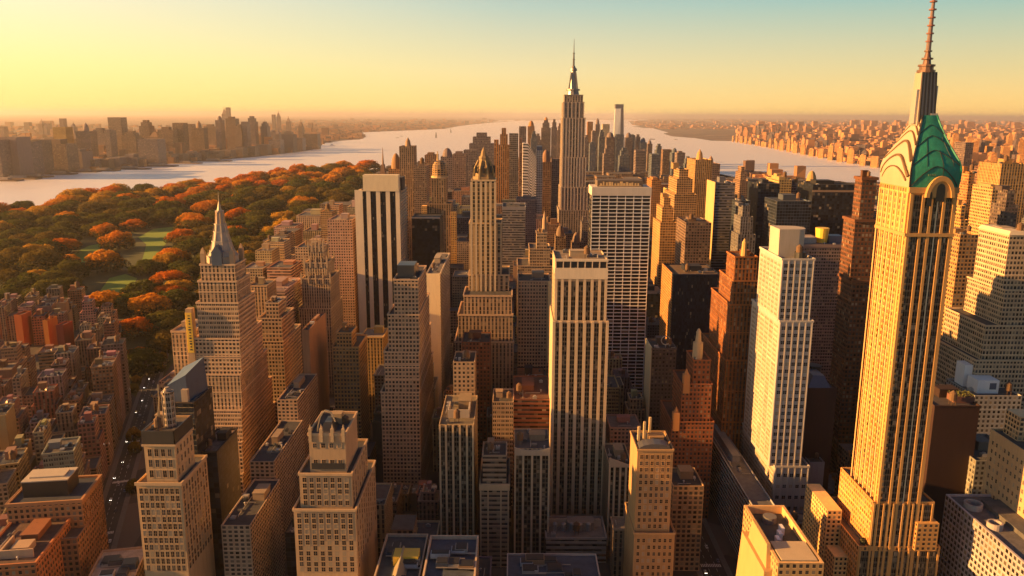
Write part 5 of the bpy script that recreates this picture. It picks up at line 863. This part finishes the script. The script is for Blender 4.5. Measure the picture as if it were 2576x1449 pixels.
# far bank on the left
YB = [(-30, 455), (0, 453), (120, 438), (200, 430), (330, 422), (440, 410), (640, 394), (760, 380), (800, 373)]
FRONT = [(-28, -4, 352), (-2, 40, 345), (42, 70, 356), (71, 96, 352), (103, 165, 362), (172, 205, 382), (206, 238, 401), (240, 272, 400), (273, 300, 396), (301, 344, 396), (345, 395, 350), (398, 430, 388), (432, 460, 388), (462, 490, 386), (493, 520, 384), (524, 550, 380), (553, 580, 378), (584, 610, 372), (613, 641, 368), (643, 672, 364), (675, 704, 352), (708, 737, 338), (741, 760, 347), (763, 798, 337)]
BACK = [(132, 164, 320), (164, 190, 324), (190, 226, 330), (226, 262, 322), (262, 275, 328), (303, 340, 330), (318, 346, 324), (370, 396, 322), (396, 433, 326), (433, 460, 309), (462, 481, 312), (480, 511, 322), (512, 541, 318), (556, 570, 310), (567, 592, 298), (590, 606, 313), (606, 620, 306), (619, 640, 292), (654, 671, 306), (672, 690, 326), (690, 701, 321), (710, 736, 330), (540, 554, 291), (749, 759, 299), (348, 373, 302), (270, 303, 295)]
for k, (L, Rr, yt) in enumerate(FRONT):
    yb = lerp(YB, (L + Rr) / 2); Y = gnd((L + Rr) / 2, yb, 0)[1] + 60; c = rng.choice([BROWN, MV, (.24, .15, .09), (.2, .13, .09)]); 
    small('waterfront_block', 'hazy brown waterfront block, %s from left in the far left bank front row' % ordw(k), L, Rr, yt, Y, 120, rng.choice(['dense', 'grid', 'plain']), c, None, 0, rng.choice([0, 0, 3, 0]) if Rr - L > 24 else 0, 'far bank front row')
for k, (L, Rr, yt) in enumerate(sorted(BACK)):
    yb = lerp(YB, (L + Rr) / 2); Y = gnd((L + Rr) / 2, yb, 0)[1] * rng.uniform(1.12, 1.3); c = (.30, .21, .14) if (L, Rr) == (270, 303) else (.45, .27, .05) if L == 132 else rng.choice([BROWN, MV, (.24, .15, .09)])
    small('hazy_tower', '%s tower behind the far left bank blocks, %s from left' % ('yellowish hazy' if L == 132 else 'pale wide hazy' if L == 270 else 'hazy brown', ordw(k)), L, Rr, yt, Y, 90, 'dense', c, None, 0, 0 if L in (132, 270) else rng.choice([0, 1, 3, 4, 1, 2]) if Rr - L < 30 else rng.choice([1, 3, 5]), 'far bank back row')
for k, (L, Rr, yt, Y) in enumerate([(-2, 8, 318, 9000), (94, 104, 297, 11000), (108, 115, 306, 11000), (148, 158, 298, 9500), (174, 184, 305, 9500), (556, 566, 266, 14000), (567, 576, 270, 14000), (660, 668, 300, 12000), (694, 702, 276, 14000), (683, 690, 288, 14000), (718, 728, 291, 12500)]):
    small('distant_spire', 'faint distant spire in haze behind the far left bank, %s from left' % ordw(k), L, Rr, yt, Y, 80, 'dense', (.3, .2, .15), None, 0, 2 if k % 3 else 0, 'faint distant spires')
# far bank on the right, sunlit
RB = [(1838, 356), (1900, 366), (2000, 385), (2100, 405), (2215, 424)]
px = 1842; k = 0; RF = []
while px < 2216:
    w_ = 9 + (px - 1840) / 370 * 24 + rng.uniform(-3, 4); RF.append((px, px + w_ * .5)); px += w_ * .8 + rng.uniform(1, 7)
for k, (L, Rr) in enumerate(RF):
    yb = lerp(RB, (L + Rr) / 2); h = 16 + (L - 1840) / 370 * 30 * rng.uniform(.7, 1.15); Y = gnd((L + Rr) / 2, yb, 0)[1]
    small('riverside_block', 'rounded orange sunlit block on the far right bank, %s from left' % ordw(k), L, Rr, yb - h * rng.uniform(.55, 1.1), Y, 34, 'dense', (.56, .28, .085), None, 0, rng.choice([0, 1, 4, 5, 1, 4]), 'sunlit riverside blocks', rz=R(-32))
k = 0
for row, (dy, hh, n_) in enumerate(((-11, 30, 17), (-22, 26, 20), (-32, 20, 22))):
    for i in range(n_):
        px = 1880 + i * (330 / n_) + rng.uniform(-5, 5) + row * 12; yb = lerp(RB, px) + dy; 
        if yb < 328: continue
        w_ = rng.uniform(7, 15); small('inland_block', '%s block, %s from left in the %s row behind the right bank' % (('orange lit', 'dark')[i % 2], ordw(i), ORD[row]), px - w_ / 2, px + w_ / 2, yb - hh * rng.uniform(.5, 1.2), gnd(px, yb, 0)[1], 80, 'dense', ((.48, .22, .08), (.14, .11, .12))[i % 2], None, 0, rng.choice([0, 1, 0, 3]), 'blocks behind the right bank', rz=R(-32))
for k in range(36):
    px = 2412 + (k % 12) * 15 + rng.uniform(-6, 6); row = k // 12; yb = (392, 420, 455)[row] + rng.uniform(-8, 8); w_ = rng.uniform(8, 18); x, Y = gnd(px, yb, 0)
    small('inland_block', '%s block beyond the green crown, %s from left in its %s row' % (('orange lit', 'dark brown')[k % 3 == 1], ordw(k % 12), ORD[row]), px - w_ / 2, px + w_ / 2, yb - rng.uniform(25, 55) * (1 + row * .2), Y, 70, 'dense', ((.5, .23, .07), (.13, .09, .09))[k % 3 == 1], None, 0, rng.choice([0, 1, 3, 0]), 'blocks beyond the crown', rz=R(-20))  # here too the orange light is the block's base colour

# ------------------------------------------------------------------ the rest of the city: one building at a time, only where the photograph shows it
GW, GH = 645, 363
grid = [bytearray(GW) for _ in range(GH)]
def paint(L, Rr, T, B, test=False):
    x0, x1, y0, y1 = max(0, int(L / 4)), min(GW - 1, int(Rr / 4)), max(0, int(T / 4)), min(GH - 1, int(B / 4)); n = 0
    for y in range(y0, y1 + 1):
        r_ = grid[y]
        for x in range(x0, x1 + 1):
            if not r_[x]:
                n += 1
                if not test: r_[x] = 1
    return n
PROFILE = [(0, 745), (60, 735), (150, 715), (230, 720), (300, 765), (322, 880), (340, 960), (400, 930), (440, 800), (480, 760), (600, 640), (650, 590), (690, 560), (760, 520), (870, 495), (905, 470), (935, 430), (1000, 410), (1100, 405), (1250, 395), (1400, 390), (1600, 392), (1700, 405), (1780, 425), (1900, 446), (2100, 452), (2200, 458), (2400, 440), (2576, 420)]
HERO = sorted(BUILT, key=lambda d: d['Y'])
boxes = []
for d in HERO:
    xs, ys = [p[0] for p in d['pts']], [p[1] for p in d['pts']]; boxes.append((min(xs), max(xs), min(ys), max(ys)))
def avx(Y): return AV0.x - (Y - AV0.y) * math.tan(AVA)
cands = []
Y = 470.0; row = 0
while Y < 5200:
    p = 44 if Y < 950 else 60 if Y < 1500 else 84 if Y < 2600 else 125
    if row % 3 == 2 and Y < 2600: Y += 14
    X = avx(Y) + 17; col = 0
    while X < .72 * Y + 60:
        lc_ = -.36 < X / Y < -.19 and Y < 1700; w_ = p * rng.uniform(.4, .62) if lc_ else p * rng.uniform(.5, .9)
        if abs(X + w_ / 2 - 146) < w_ / 2 + 13: X = 160; continue
        dd = p * rng.uniform(.7, .94); hmx = (38, 88) if Y < 800 else (45, 105) if Y < 1100 else (50, 135) if Y < 2600 else (50, 110)
        cands.append((X, X + w_, Y + rng.uniform(0, 3), dd, rng.uniform(*hmx) if not lc_ else rng.uniform(90, 190), 0, row)); X += w_ + (rng.uniform(.4, 3) if col % 4 else 13); col += 1
    Y += p; row += 1
for s_ in range(0, 38):
    for t_ in range(0, 36):
        if t_ % 5 == 4: continue
        s0 = -130 + s_ * 36; t0 = -13 - t_ * 23 - 22; q = avpt(s0 + rng.uniform(0, 3), t0 + 11); wv = rng.uniform(8.2, 11)
        if q[1] < 430: continue
        cands.append((q[0] - wv, q[0] + wv, q[1], rng.uniform(24, 34), rng.uniform(34, 72) + (t_ == 0) * 6, AVA, s_))
cands.sort(key=lambda c: c[2]); hp = 0; FILL = []; VIS = {}; herobox = list(boxes)
second, Y = [], 462.0          # smaller buildings for what gaps are left near the front
while Y < 1050:
    X = avx(Y) + 17
    while X < .72 * Y + 40:
        w_ = rng.uniform(13, 21)
        if abs(X + w_ / 2 - 146) < w_ / 2 + 12.5: X = 159; continue
        second.append((X, X + w_, Y + rng.uniform(0, 2), rng.uniform(15, 23), rng.uniform(26, 75), 0, 0)); X += w_ + rng.uniform(.3, 2)
    Y += 25
cands += second
for (x0, x1, Y, D, h, rz, row) in cands:
    while hp < len(HERO) and HERO[hp]['Y'] < Y: d = HERO[hp]; paint(d['L'] + 3, d['Rr'] - 3, d['T'] + 2, d['F']); hp += 1
    xc, hw = (x0 + x1) / 2, (x1 - x0) / 2; c, s_ = math.cos(rz), math.sin(rz); cor = [(xc + a * c - b_ * s_, Y + a * s_ + b_ * c) for a, b_ in ((-hw, 0), (hw, 0), (hw, D), (-hw, D))]
    if any(water_at(*q) or inside(PARK, *q) for q in cor): continue
    bx = (min(q[0] for q in cor) - 1, max(q[0] for q in cor) + 1, min(q[1] for q in cor) - 1, max(q[1] for q in cor) + 1)
    if rz: bx = (xc - hw * .9, xc + hw * .9, Y + 4, Y + D * .9)
    if any(bx[0] < o[1] and bx[1] > o[0] and bx[2] < o[3] and bx[3] > o[2] for o in (herobox if rz else boxes)): continue
    if Y > 2700 and rng.random() < .15: continue
    if rz == 0 and Y < 800 and proj(x0, Y, h)[0] < 500: continue
    pf = [proj(*q, 0) for q in cor]; L, Rr = min(q[0] for q in pf), max(q[0] for q in pf)
    pt = [proj(*q, h) for q in cor]; L, Rr = min(L, min(q[0] for q in pt)), max(Rr, max(q[0] for q in pt))
    if Rr < -5 or L > 2580: continue
    lim = max(lerp(PROFILE, L), lerp(PROFILE, Rr), lerp(PROFILE, (L + Rr) / 2)) + rng.choice([rng.uniform(-4, 22), rng.uniform(0, 70)]) if rz == 0 else lerp(PROFILE, (L + Rr) / 2) + rng.uniform(0, 12)
    for d in HERO:
        if d['vb'] and d['Y'] > Y and d['L'] < Rr and d['Rr'] > L: lim = max(lim, d['vb'])
    zmax = HC + (at((L + Rr) / 2, lim, Y + D)[1] - HC)
    h = min(h, zmax)
    if h < 14: continue
    T_ = min(proj(*q, h)[1] for q in cor); B_ = max(q[1] for q in pf); vis = paint(L + 2, Rr - 2, T_, B_, True)
    if vis < (34 if Y < 1500 else 20): continue
    FILL.append((x0, x1, Y, D, h, rz, row, L, Rr, T_)); VIS[FILL[-1]] = vis; paint(L + 3, Rr - 3, T_ + 2, B_)
    boxes.append((bx[0] + 1, bx[1] - 1, bx[2] + 1, bx[3] - 1) if rz == 0 else (xc - hw * .8, xc + hw * .8, Y + 3, Y + D * .8))
PAL_L = [((.28, .19, .12), 'tan'), ((.21, .13, .085), 'brown'), ((.17, .12, .10), 'mauve brown'), ((.28, .21, .15), 'grey tan'), ((.22, .105, .055), 'red brown'), ((.32, .20, .09), 'golden')]
PAL_M = [((.46, .33, .20), 'beige'), ((.40, .28, .17), 'tan'), ((.36, .25, .16), 'brown tan'), ((.50, .38, .25), 'pale stone'), ((.42, .26, .12), 'golden')]
PAL_C = [((.38, .27, .16), 'tan'), ((.28, .19, .11), 'brown'), ((.28, .23, .18), 'grey tan'), ((.20, .10, .06), 'red brown'), ((.12, .11, .11), 'dark grey')]
PAL_R = [((.34, .17, .06), 'orange brown'), ((.26, .13, .06), 'brown'), ((.15, .12, .11), 'dark grey'), ((.40, .27, .12), 'golden'), ((.17, .08, .05), 'maroon')]
core = sorted([f for f in FILL if not f[5]], key=lambda f: -VIS[f]); extra = set(core[300:])
if extra:       # the smallest ones in the picture, past 300 of the kind, are one mass
    m = MB(); m2 = MB()
    for x0, x1, Y, D, h, rz, row, L, Rr, T_ in extra: m.walls(x0, x1, Y, Y + D, 0, h, max(3.4, Y / 400), max(3.7, Y / 400)); m2.quad([(x0, Y, h - .3), (x1, Y, h - .3), (x1, Y + D, h - .3), (x0, Y + D, h - .3)])
    o = link('small_city_blocks', m.mesh('small_city_blocks', M['dense']), None, (.27, .17, .10)); o['kind'] = 'stuff'; r_ = link('roofs', m2.mesh('roofs', M['roof']), o, (.09, .075, .065)); r_['kind'] = 'stuff'
FILL = [f for f in FILL if f not in extra]
groups = {}
for f in FILL:
    x0, x1, Y, D, h, rz, row, L, Rr, T_ = f; px = (L + Rr) / 2
    area = 'left avenue district' if rz else 'left centre district' if px < 900 else 'central district' if px < 1640 else 'district right of centre'
    band = int(Y / 90) if Y < 900 else 10 + int((Y - 900) / 250) if Y < 2600 else 18 + int((Y - 2600) / 900)
    groups.setdefault((area, band), []).append(f)
bands = {}
for a, b_ in groups: bands.setdefault(a, []).append(b_)
for (area, band), fs in groups.items():
    rowno = sorted(bands[area]).index(band)
    for k, (x0, x1, Y, D, h, rz, row, L, Rr, T_) in enumerate(sorted(fs, key=lambda f: f[7])):
        pal = PAL_L if rz else PAL_M if (L + Rr) / 2 < 950 else PAL_C if (L + Rr) / 2 < 1640 else PAL_R; col, cn = rng.choice(pal)
        col = tuple(v * rng.uniform(.85, 1.2) for v in col); st = rng.choices(['punched', 'dense', 'pairs', 'ribs', 'bands', 'glass', 'plain'], (22, 24, 14, 14, 6, 5 if not rz else 0, 4))[0] if rng.random() < .8 else 'tall'
        if st == 'glass': col, cn = (.025, .027, .034), 'black glass'
        roofc = rng.choice([(.05, .047, .045), (.09, .08, .07), (.16, .14, .12), (.05, .06, .075), (.22, .17, .12)])
        hi = h > 70; f_lab = 0; nm = 'glass_building' if st == 'glass' else 'apartment_building' if rz else 'city_building'
        b = Bld(nm, None, 'building', (x0 + x1) / 2, Y, rz, 'city buildings, ' + area); hw = (x1 - x0) / 2; W = 2 * hw; tr = rng.random(); near = Y < 1000
        kw = dict(bay=max(3.2, min(6, Y / 400)), fl=max(3.6, min(6, Y / 400)), roof=roofc, t=max(.45, Y / 2200), corn=(1.2, .5) if near and rng.random() < .6 else None); what = 'flat'
        if tr < .42 and h > 26:
            k1 = rng.uniform(.68, .86); i_ = rng.uniform(.1, .2); b.tier(-hw, hw, 0, D, 0, h * k1, st, col, **kw); ax = (-hw + W * i_, hw - W * i_, D * i_ * .5, D * (1 - i_)); zr = b.tier(*ax, h * k1 - 1.2, h, st, col, **kw); what = 'stepped'
        elif tr < .56 and Y < 1400 and h > 26:
            cut = rng.uniform(.35, .6); ax = (-hw, -hw + W * cut, 0, D); zr = b.tier(*ax, 0, h, st, col, **kw); b.tier(-hw + W * cut + .01, hw, D * .1, D * .95, 0, h * rng.uniform(.6, .85), st, col, **kw); what = 'split'
        else: ax = (-hw, hw, 0, D); zr = b.tier(*ax, 0, h, st, col, **kw)
        if Y < 2600:
            tank = rng.random() < (.6 if rz else .4); b.clutter(*ax, zr, (4 if Y < 800 else 2 if Y < 1300 else 0), tuple(v * rng.uniform(.7, 1.2) for v in col), tank and Y < 1500, 1 if Y < 1200 else 1.5)
            if rng.random() < .25 and Y < 1300: what = 'domed'; m = MB(); rr = W * .16; cx_, cy_ = ax[0] + (ax[1] - ax[0]) * .7, ax[2] + (ax[3] - ax[2]) * .3; [m.cyl(cx_, cy_, zr + rr * math.sin(a * .36), zr + rr * math.sin(a * .36 + .36), rr * math.cos(a * .36), rr * math.cos(a * .36 + .36), 10, cap=a == 3) for a in range(4)]; b.part('roof_dome', m, M['metal'], rng.choice([(.10, .13, .15), (.3, .22, .14), (.06, .06, .07)]))
        b.o['label'] = '%s %s %s in the %s, %s row, %s from left' % (cn, what, 'tower' if hi else 'block', area, ORD[rowno] if rowno < 20 else 'last', ordw(k))

# ------------------------------------------------------------------ park trees
leaf, n, l, p = newmat('autumn and sunlit leaves'); oi = n.new('ShaderNodeObjectInfo'); uv = n.new('ShaderNodeUVMap'); sx = n.new('ShaderNodeSeparateXYZ'); l.new(uv.outputs[0], sx.inputs[0])
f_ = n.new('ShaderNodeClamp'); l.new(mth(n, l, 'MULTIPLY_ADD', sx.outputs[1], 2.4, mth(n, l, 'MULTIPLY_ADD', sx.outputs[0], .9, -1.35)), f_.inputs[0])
gr = mixc(n, l, sx.outputs[0], (.024, .034, .008), (.055, .056, .013)); lc = mixc(n, l, f_.outputs[0], gr, oi.outputs['Color'])  # dark below, bright on top: autumn colour together with painted sunlight
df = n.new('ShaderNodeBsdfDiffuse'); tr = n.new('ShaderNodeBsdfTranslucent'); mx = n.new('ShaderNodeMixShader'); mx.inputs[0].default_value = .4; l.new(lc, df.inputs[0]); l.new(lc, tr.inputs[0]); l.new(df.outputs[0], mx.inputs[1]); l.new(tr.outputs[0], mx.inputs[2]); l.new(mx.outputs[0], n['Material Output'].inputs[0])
bark = plain('bark', (.05, .035, .022), rough=.95)
def crown_mesh(seed, leaves=6500, size=.021):
    r = random.Random(seed); m = MB(); lumps = []
    for k in range(40):
        a, e = r.uniform(0, 6.283), r.uniform(-.15, 1.35); rr = .36 * r.uniform(.75, 1.05); lumps.append((Vector((rr * math.cos(e) * math.cos(a), rr * math.cos(e) * math.sin(a), .16 + .30 * math.sin(e))), r.uniform(.07, .15)))
    lumps.append((Vector((0, 0, .2)), .3))
    for k in range(leaves):
        c, q = r.choice(lumps); v = Vector((r.gauss(0, 1), r.gauss(0, 1), r.gauss(.25, 1))).normalized(); P = c + v * q * r.uniform(.82, 1.08)
        if P.z < .03: continue
        nrm = (v + Vector((r.gauss(0, .45), r.gauss(0, .45), r.gauss(0, .45)))).normalized(); u = nrm.orthogonal().normalized(); ang = r.uniform(0, 6.28); u = u * math.cos(ang) + nrm.cross(u) * math.sin(ang); w_ = nrm.cross(u); s_ = size * r.uniform(.6, 1.5)
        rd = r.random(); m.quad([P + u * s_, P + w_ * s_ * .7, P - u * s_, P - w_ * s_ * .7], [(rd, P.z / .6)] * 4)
    return m.mesh('crown', leaf)
def trunk_mesh(seed):
    r = random.Random(seed + 50); m = MB(); m.cyl(0, 0, 0, .14, .035, .024, 8, cap=False)
    for k in range(6):
        a = k * 1.05 + r.uniform(-.3, .3); q = Vector((.17 * math.cos(a), .17 * math.sin(a), .3 + r.uniform(-.05, .08))); m.bar((0, 0, .11), q * .5 + Vector((0, 0, .07)), .012); m.bar(q * .5 + Vector((0, 0, .07)), q, .008)
    return m.mesh('trunk', bark)
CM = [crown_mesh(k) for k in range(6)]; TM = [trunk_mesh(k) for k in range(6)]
def tree(name, x, y, w_, hgt, col, label, cat, group):
    o = bpy.data.objects.new(name, None); COL.objects.link(o); o.location = (x, y, .15); o.rotation_euler = (0, 0, rng.uniform(0, 6.28)); o.scale = (w_, w_ * rng.uniform(.85, 1.1), hgt / .62)
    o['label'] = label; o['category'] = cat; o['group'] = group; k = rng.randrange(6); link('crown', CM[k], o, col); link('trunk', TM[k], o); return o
spots = []; py = 0
Yv = 880.0
while Yv < 5400:
    sp_ = 55 + (Yv - 1050) * .021; Xv = -3400 + rng.uniform(0, sp_)
    while Xv < -200:
        x, y = Xv + rng.uniform(-.3, .3) * sp_, Yv + rng.uniform(-.3, .3) * sp_; Xv += sp_ * 1.12
        if not inside(PARK, x, y) or any(inside(L_, x + dx_, y + dy_) for i_, L_ in enumerate(LAWNS) for dx_ in ((-32, 0, 32) if i_ == 0 else (-15, 15) if i_ == 1 else (0,)) for dy_ in ((-15, 0, 45, 90, 135, 180) if i_ == 0 else (0, 50, 100) if i_ == 1 else (0,))): continue
        q = proj(x, y, 20)
        if q[0] < -60 or q[0] > 950: continue
        if any(o[0] - 8 < x < o[1] + 8 and o[2] - 8 < y < o[3] + 8 for o in boxes): continue
        spots.append((y, x, q[0], q[1], sp_))
    Yv += sp_ * .95
KEEP = []
for k, (px, py, w_) in enumerate([(375, 790, 92), (110, 680, 120), (265, 672, 104), (300, 615, 100), (420, 668, 84), (95, 700, 60), (345, 835, 66), (345, 905, 50)]):
    x, y = gnd(px, py + 12, 0); KEEP.append((y, x, px, py, w_ * 1.0))
spots = [s_ for s_ in spots if all((s_[1] - q[1]) ** 2 + (s_[0] - q[0]) ** 2 > (q[4] * .55) ** 2 for q in KEEP)] + KEEP
spots.sort(); rows = {}
for s_ in spots: rows.setdefault(int((s_[3] - 420) / 28), []).append(s_)
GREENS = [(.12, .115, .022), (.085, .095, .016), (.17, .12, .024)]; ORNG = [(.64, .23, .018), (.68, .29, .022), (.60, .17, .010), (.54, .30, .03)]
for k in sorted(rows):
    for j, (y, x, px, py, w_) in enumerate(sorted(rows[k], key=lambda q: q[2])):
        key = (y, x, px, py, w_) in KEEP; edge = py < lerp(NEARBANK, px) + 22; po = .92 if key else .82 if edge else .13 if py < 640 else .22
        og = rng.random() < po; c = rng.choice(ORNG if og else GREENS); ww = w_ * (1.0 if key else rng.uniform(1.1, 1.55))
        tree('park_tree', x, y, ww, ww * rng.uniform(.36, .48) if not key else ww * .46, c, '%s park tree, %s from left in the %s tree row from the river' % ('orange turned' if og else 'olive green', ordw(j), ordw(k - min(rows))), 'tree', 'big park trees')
print('TREES', len(spots), 'FILL', len(FILL))
for k, (px, py) in enumerate([(432, 838), (424, 866), (418, 890), (410, 912), (402, 936), (338, 1110), (340, 1140), (336, 1240), (345, 950), (342, 968), (338, 990)]):
    x, y = gnd(px, py, 0); tree('street_tree', x, y, rng.uniform(13, 18), rng.uniform(12, 16), rng.choice([(.26, .17, .02), (.2, .16, .025), (.36, .2, .02)]), 'yellow green street tree beside the left avenue, %s from the park' % ordw(k), 'tree', 'avenue trees')

# ------------------------------------------------------------------ cars and boats
def car_meshes():
    m = MB(); m.frustum(-.9, .9, -2.25, 2.25, .35, -.86, .86, -2.2, 2.2, .78); m.frustum(-.86, .86, -2.2, 2.2, .78, -.82, .82, -2.05, 2.0, .92); m.frustum(-.7, .7, -1.0, 1.15, 1.36, -.62, .62, -.85, 1.0, 1.45)
    for sx_ in (-1, 1):
        for yy in (-1.4, 1.4):
            for i in range(8): a, c = i * .785, (i + 1) * .785; m.quad([(sx_ * .92, yy, .34), (sx_ * .92, yy + .34 * math.cos(a), .34 + .34 * math.sin(a)), (sx_ * .92, yy + .34 * math.cos(c), .34 + .34 * math.sin(c))], None, 1)
    g = MB(); g.frustum(-.8, .8, -1.5, 1.6, .92, -.7, .7, -1.0, 1.15, 1.36); h = MB(); h.box(-.18, .18, -.04, .04, -.09, .09)
    return m.mesh('body', [M['metal'], M['black']]), g.mesh('cabin_window', M['glassdark']), h.mesh('headlight', M['headlight'])
_m, _n, _l, _p = newmat('headlamp'); _p.inputs['Emission Color'].default_value = (1, .9, .7, 1); _p.inputs['Emission Strength'].default_value = 6; M['headlight'] = _m
CB, CG, CH = car_meshes(); CC = [((.7, .68, .64), 'white'), ((.05, .05, .055), 'black'), ((.32, .32, .33), 'silver'), ((.62, .36, .03), 'yellow'), ((.1, .13, .2), 'blue')]
cnt = {}
def car(f, s_, t_, rot, where):
    x, y = f(s_, t_); c, cn = rng.choices(CC, (5, 3, 3, 3, 1))[0]; o = bpy.data.objects.new('car', None); COL.objects.link(o); o.location = (x, y, .26); o.rotation_euler = (0, 0, rot); o['category'] = 'car'; o['group'] = 'cars on the ' + where
    k = cnt.get((cn, where), 0); cnt[(cn, where)] = k + 1; o['label'] = '%s car on the %s, %s %s one from the near end' % (cn, where, ordw(k), cn)
    link('body', CB, o, c); link('cabin_window', CG, o)
    for a in (-.6, .6): link('headlight', CH, o, None, (a, -2.24, .66))
for k in range(38): car(avpt, 20 + k * 17 + rng.uniform(-4, 4), (-6, -3.4, -.8, 2.6, 5.6)[k * 3 % 5], AVA + (0 if k * 3 % 5 < 2 else math.pi), 'left avenue')
for k in range(24): car(strp, 455 + k * 17 + rng.uniform(-4, 4), (-6.4, -2.6, 2.6, 6.4)[k * 3 % 4], 0 if k * 3 % 4 < 2 else math.pi, 'right street')
for k, (px, py, h) in enumerate([(1097, 347, 15), (1134, 334, 11)]):
    x, y = gnd(px, py, 0); sc = y / 2030 * h; o = bpy.data.objects.new('sailing_ship', None); COL.objects.link(o); o.location = (x, y, .3); o['category'] = 'ship'; o['label'] = ('nearer taller dark sailing ship on the pale river', 'farther small dark sailing ship on the pale river')[k]
    m = MB(); m.frustum(-.12 * sc, .12 * sc, -.05 * sc, .05 * sc, 0, -.18 * sc, .18 * sc, -.07 * sc, .07 * sc, .1 * sc); link('hull', m.mesh('hull', M['black']), o); m = MB(); m.bar((0, 0, .1 * sc), (0, 0, sc), .012 * sc); link('mast', m.mesh('mast', M['wood']), o)
    m = MB(); m.frustum(-.12 * sc, .13 * sc, -.02 * sc, .02 * sc, .16 * sc, -.05 * sc, .06 * sc, -.01 * sc, .01 * sc, .95 * sc); link('sail', m.mesh('sail', M['plain']), o, (.1, .085, .08))
for k, (px, py, ln) in enumerate([(1000, 347, 9), (836, 366, 14), (1010, 343, 8), (1640, 351, 16), (1700, 352, 10), (1265, 312, 6)]):
    x, y = gnd(px, py, 0); s_ = y / 2030 * ln; o = bpy.data.objects.new('barge', None); COL.objects.link(o); o.location = (x, y, .3); o['category'] = 'boat'; o['label'] = ('small low barge off the wooded point', 'pale ferry at the end of the far left bank', 'second low barge beyond the wooded point', 'long dark barge between the river islands', 'short barge below the river island', 'far tiny barge at the river mouth')[k]
    m = MB(); m.frustum(-s_ * .48, s_ * .48, -s_ * .1, s_ * .1, 0, -s_ / 2, s_ / 2, -s_ * .12, s_ * .12, s_ * .09); link('hull', m.mesh('hull', M['metal']), o, (.6, .55, .5) if k == 1 else (.12, .1, .1)); m = MB(); m.box(-s_ * .3, s_ * .1, -s_ * .06, s_ * .06, s_ * .09, s_ * .22); link('deck_house', m.mesh('deck_house', M['white']), o)
for k, px in enumerate([12, 48, 86, 150, 215, 262, 330, 398, 470, 540]):
    py = lerp(YB, px) + 4; x, y = gnd(px, py, 0); L_ = y * .018 * rng.uniform(.8, 1.4); o = bpy.data.objects.new('pier', None); COL.objects.link(o); o.location = (x, y, 0); o['category'] = 'pier'; o['label'] = 'low dark wharf on the far left bank waterline, %s from the left' % ordw(k); o['group'] = 'wharves on the left bank'
    m = MB(); m.box(-L_, L_, -26, 40, .36, 6); link('deck', m.mesh('deck', M['wood']), o); m = MB(); m.box(-L_ * .5, L_ * .3, -10, 20, 6, 17); link('shed', m.mesh('shed', M['plain']), o, (.3, .24, .2))

# ------------------------------------------------------------------ far-off districts that read as one mass
def mass(name, n_, region, hr, mat, seed):
    r = random.Random(seed); m = MB(); k = 0; tr = 0
    while k < n_ and tr < n_ * 6:
        tr += 1; px, py = region(r); x, y = gnd(px, py, 0)
        if water_at(x, y) or any(o[0] < x < o[1] and o[2] < y < o[3] for o in boxes): continue
        w_ = r.uniform(.6, 1.5) * (26 + y * .004); h = r.uniform(*hr) * (1 + (r.random() < .06) * 1.4) * (.6 + y / 9000 * .4); m.walls(x - w_ / 2, x + w_ / 2, y - w_ / 2, y + w_ / 2, 0, h, max(5, w_ / 4), 8); m.quad([(x - w_ / 2, y - w_ / 2, h), (x + w_ / 2, y - w_ / 2, h), (x + w_ / 2, y + w_ / 2, h), (x - w_ / 2, y + w_ / 2, h)]); k += 1
    o = link(name, m.mesh(name, mat)); o['kind'] = 'stuff'; return o
dm, n, l, p = newmat('distant masonry'); g = n.new('ShaderNodeNewGeometry'); v = n.new('ShaderNodeTexVoronoi'); v.inputs['Scale'].default_value = .006; l.new(g.outputs['Position'], v.inputs['Vector']); q = n.new('ShaderNodeSeparateColor'); l.new(v.outputs['Color'], q.inputs[0]); l.new(mixc(n, l, q.outputs[0], (.09, .06, .055), (.52, .24, .085)), p.inputs['Base Color']); p.inputs['Roughness'].default_value = .9
mass('distant_city', 5600, lambda r: (r.uniform(1860, 2620), 322 + 150 * r.random() ** 1.6), (18, 60), dm, 1)
mass('distant_city', 1300, lambda r: (r.uniform(-60, 860), r.uniform(318, 440)), (14, 55), dm, 2)
mass('distant_city', 1300, lambda r: (r.uniform(700, 1330), r.uniform(303, 350)), (6, 26), dm, 3)
mass('distant_city', 900, lambda r: (r.uniform(1300, 2600), r.uniform(301, 325)), (6, 20), dm, 4)

# ------------------------------------------------------------------ the air
hz = bpy.data.materials.new('haze'); hz.use_nodes = True; n = hz.node_tree.nodes; n.remove(n['Principled BSDF']); pv = n.new('ShaderNodeVolumePrincipled'); hz.node_tree.links.new(pv.outputs[0], n['Material Output'].inputs['Volume'])
pv.inputs['Color'].default_value = (1, .91, .8, 1); pv.inputs['Density'].default_value = 2.2e-5; pv.inputs['Anisotropy'].default_value = .55
m = MB(); m.box(-160000, 160000, -1000, 270000, -1, 520); o = link('haze', m.mesh('haze', hz)); o['kind'] = 'stuff'
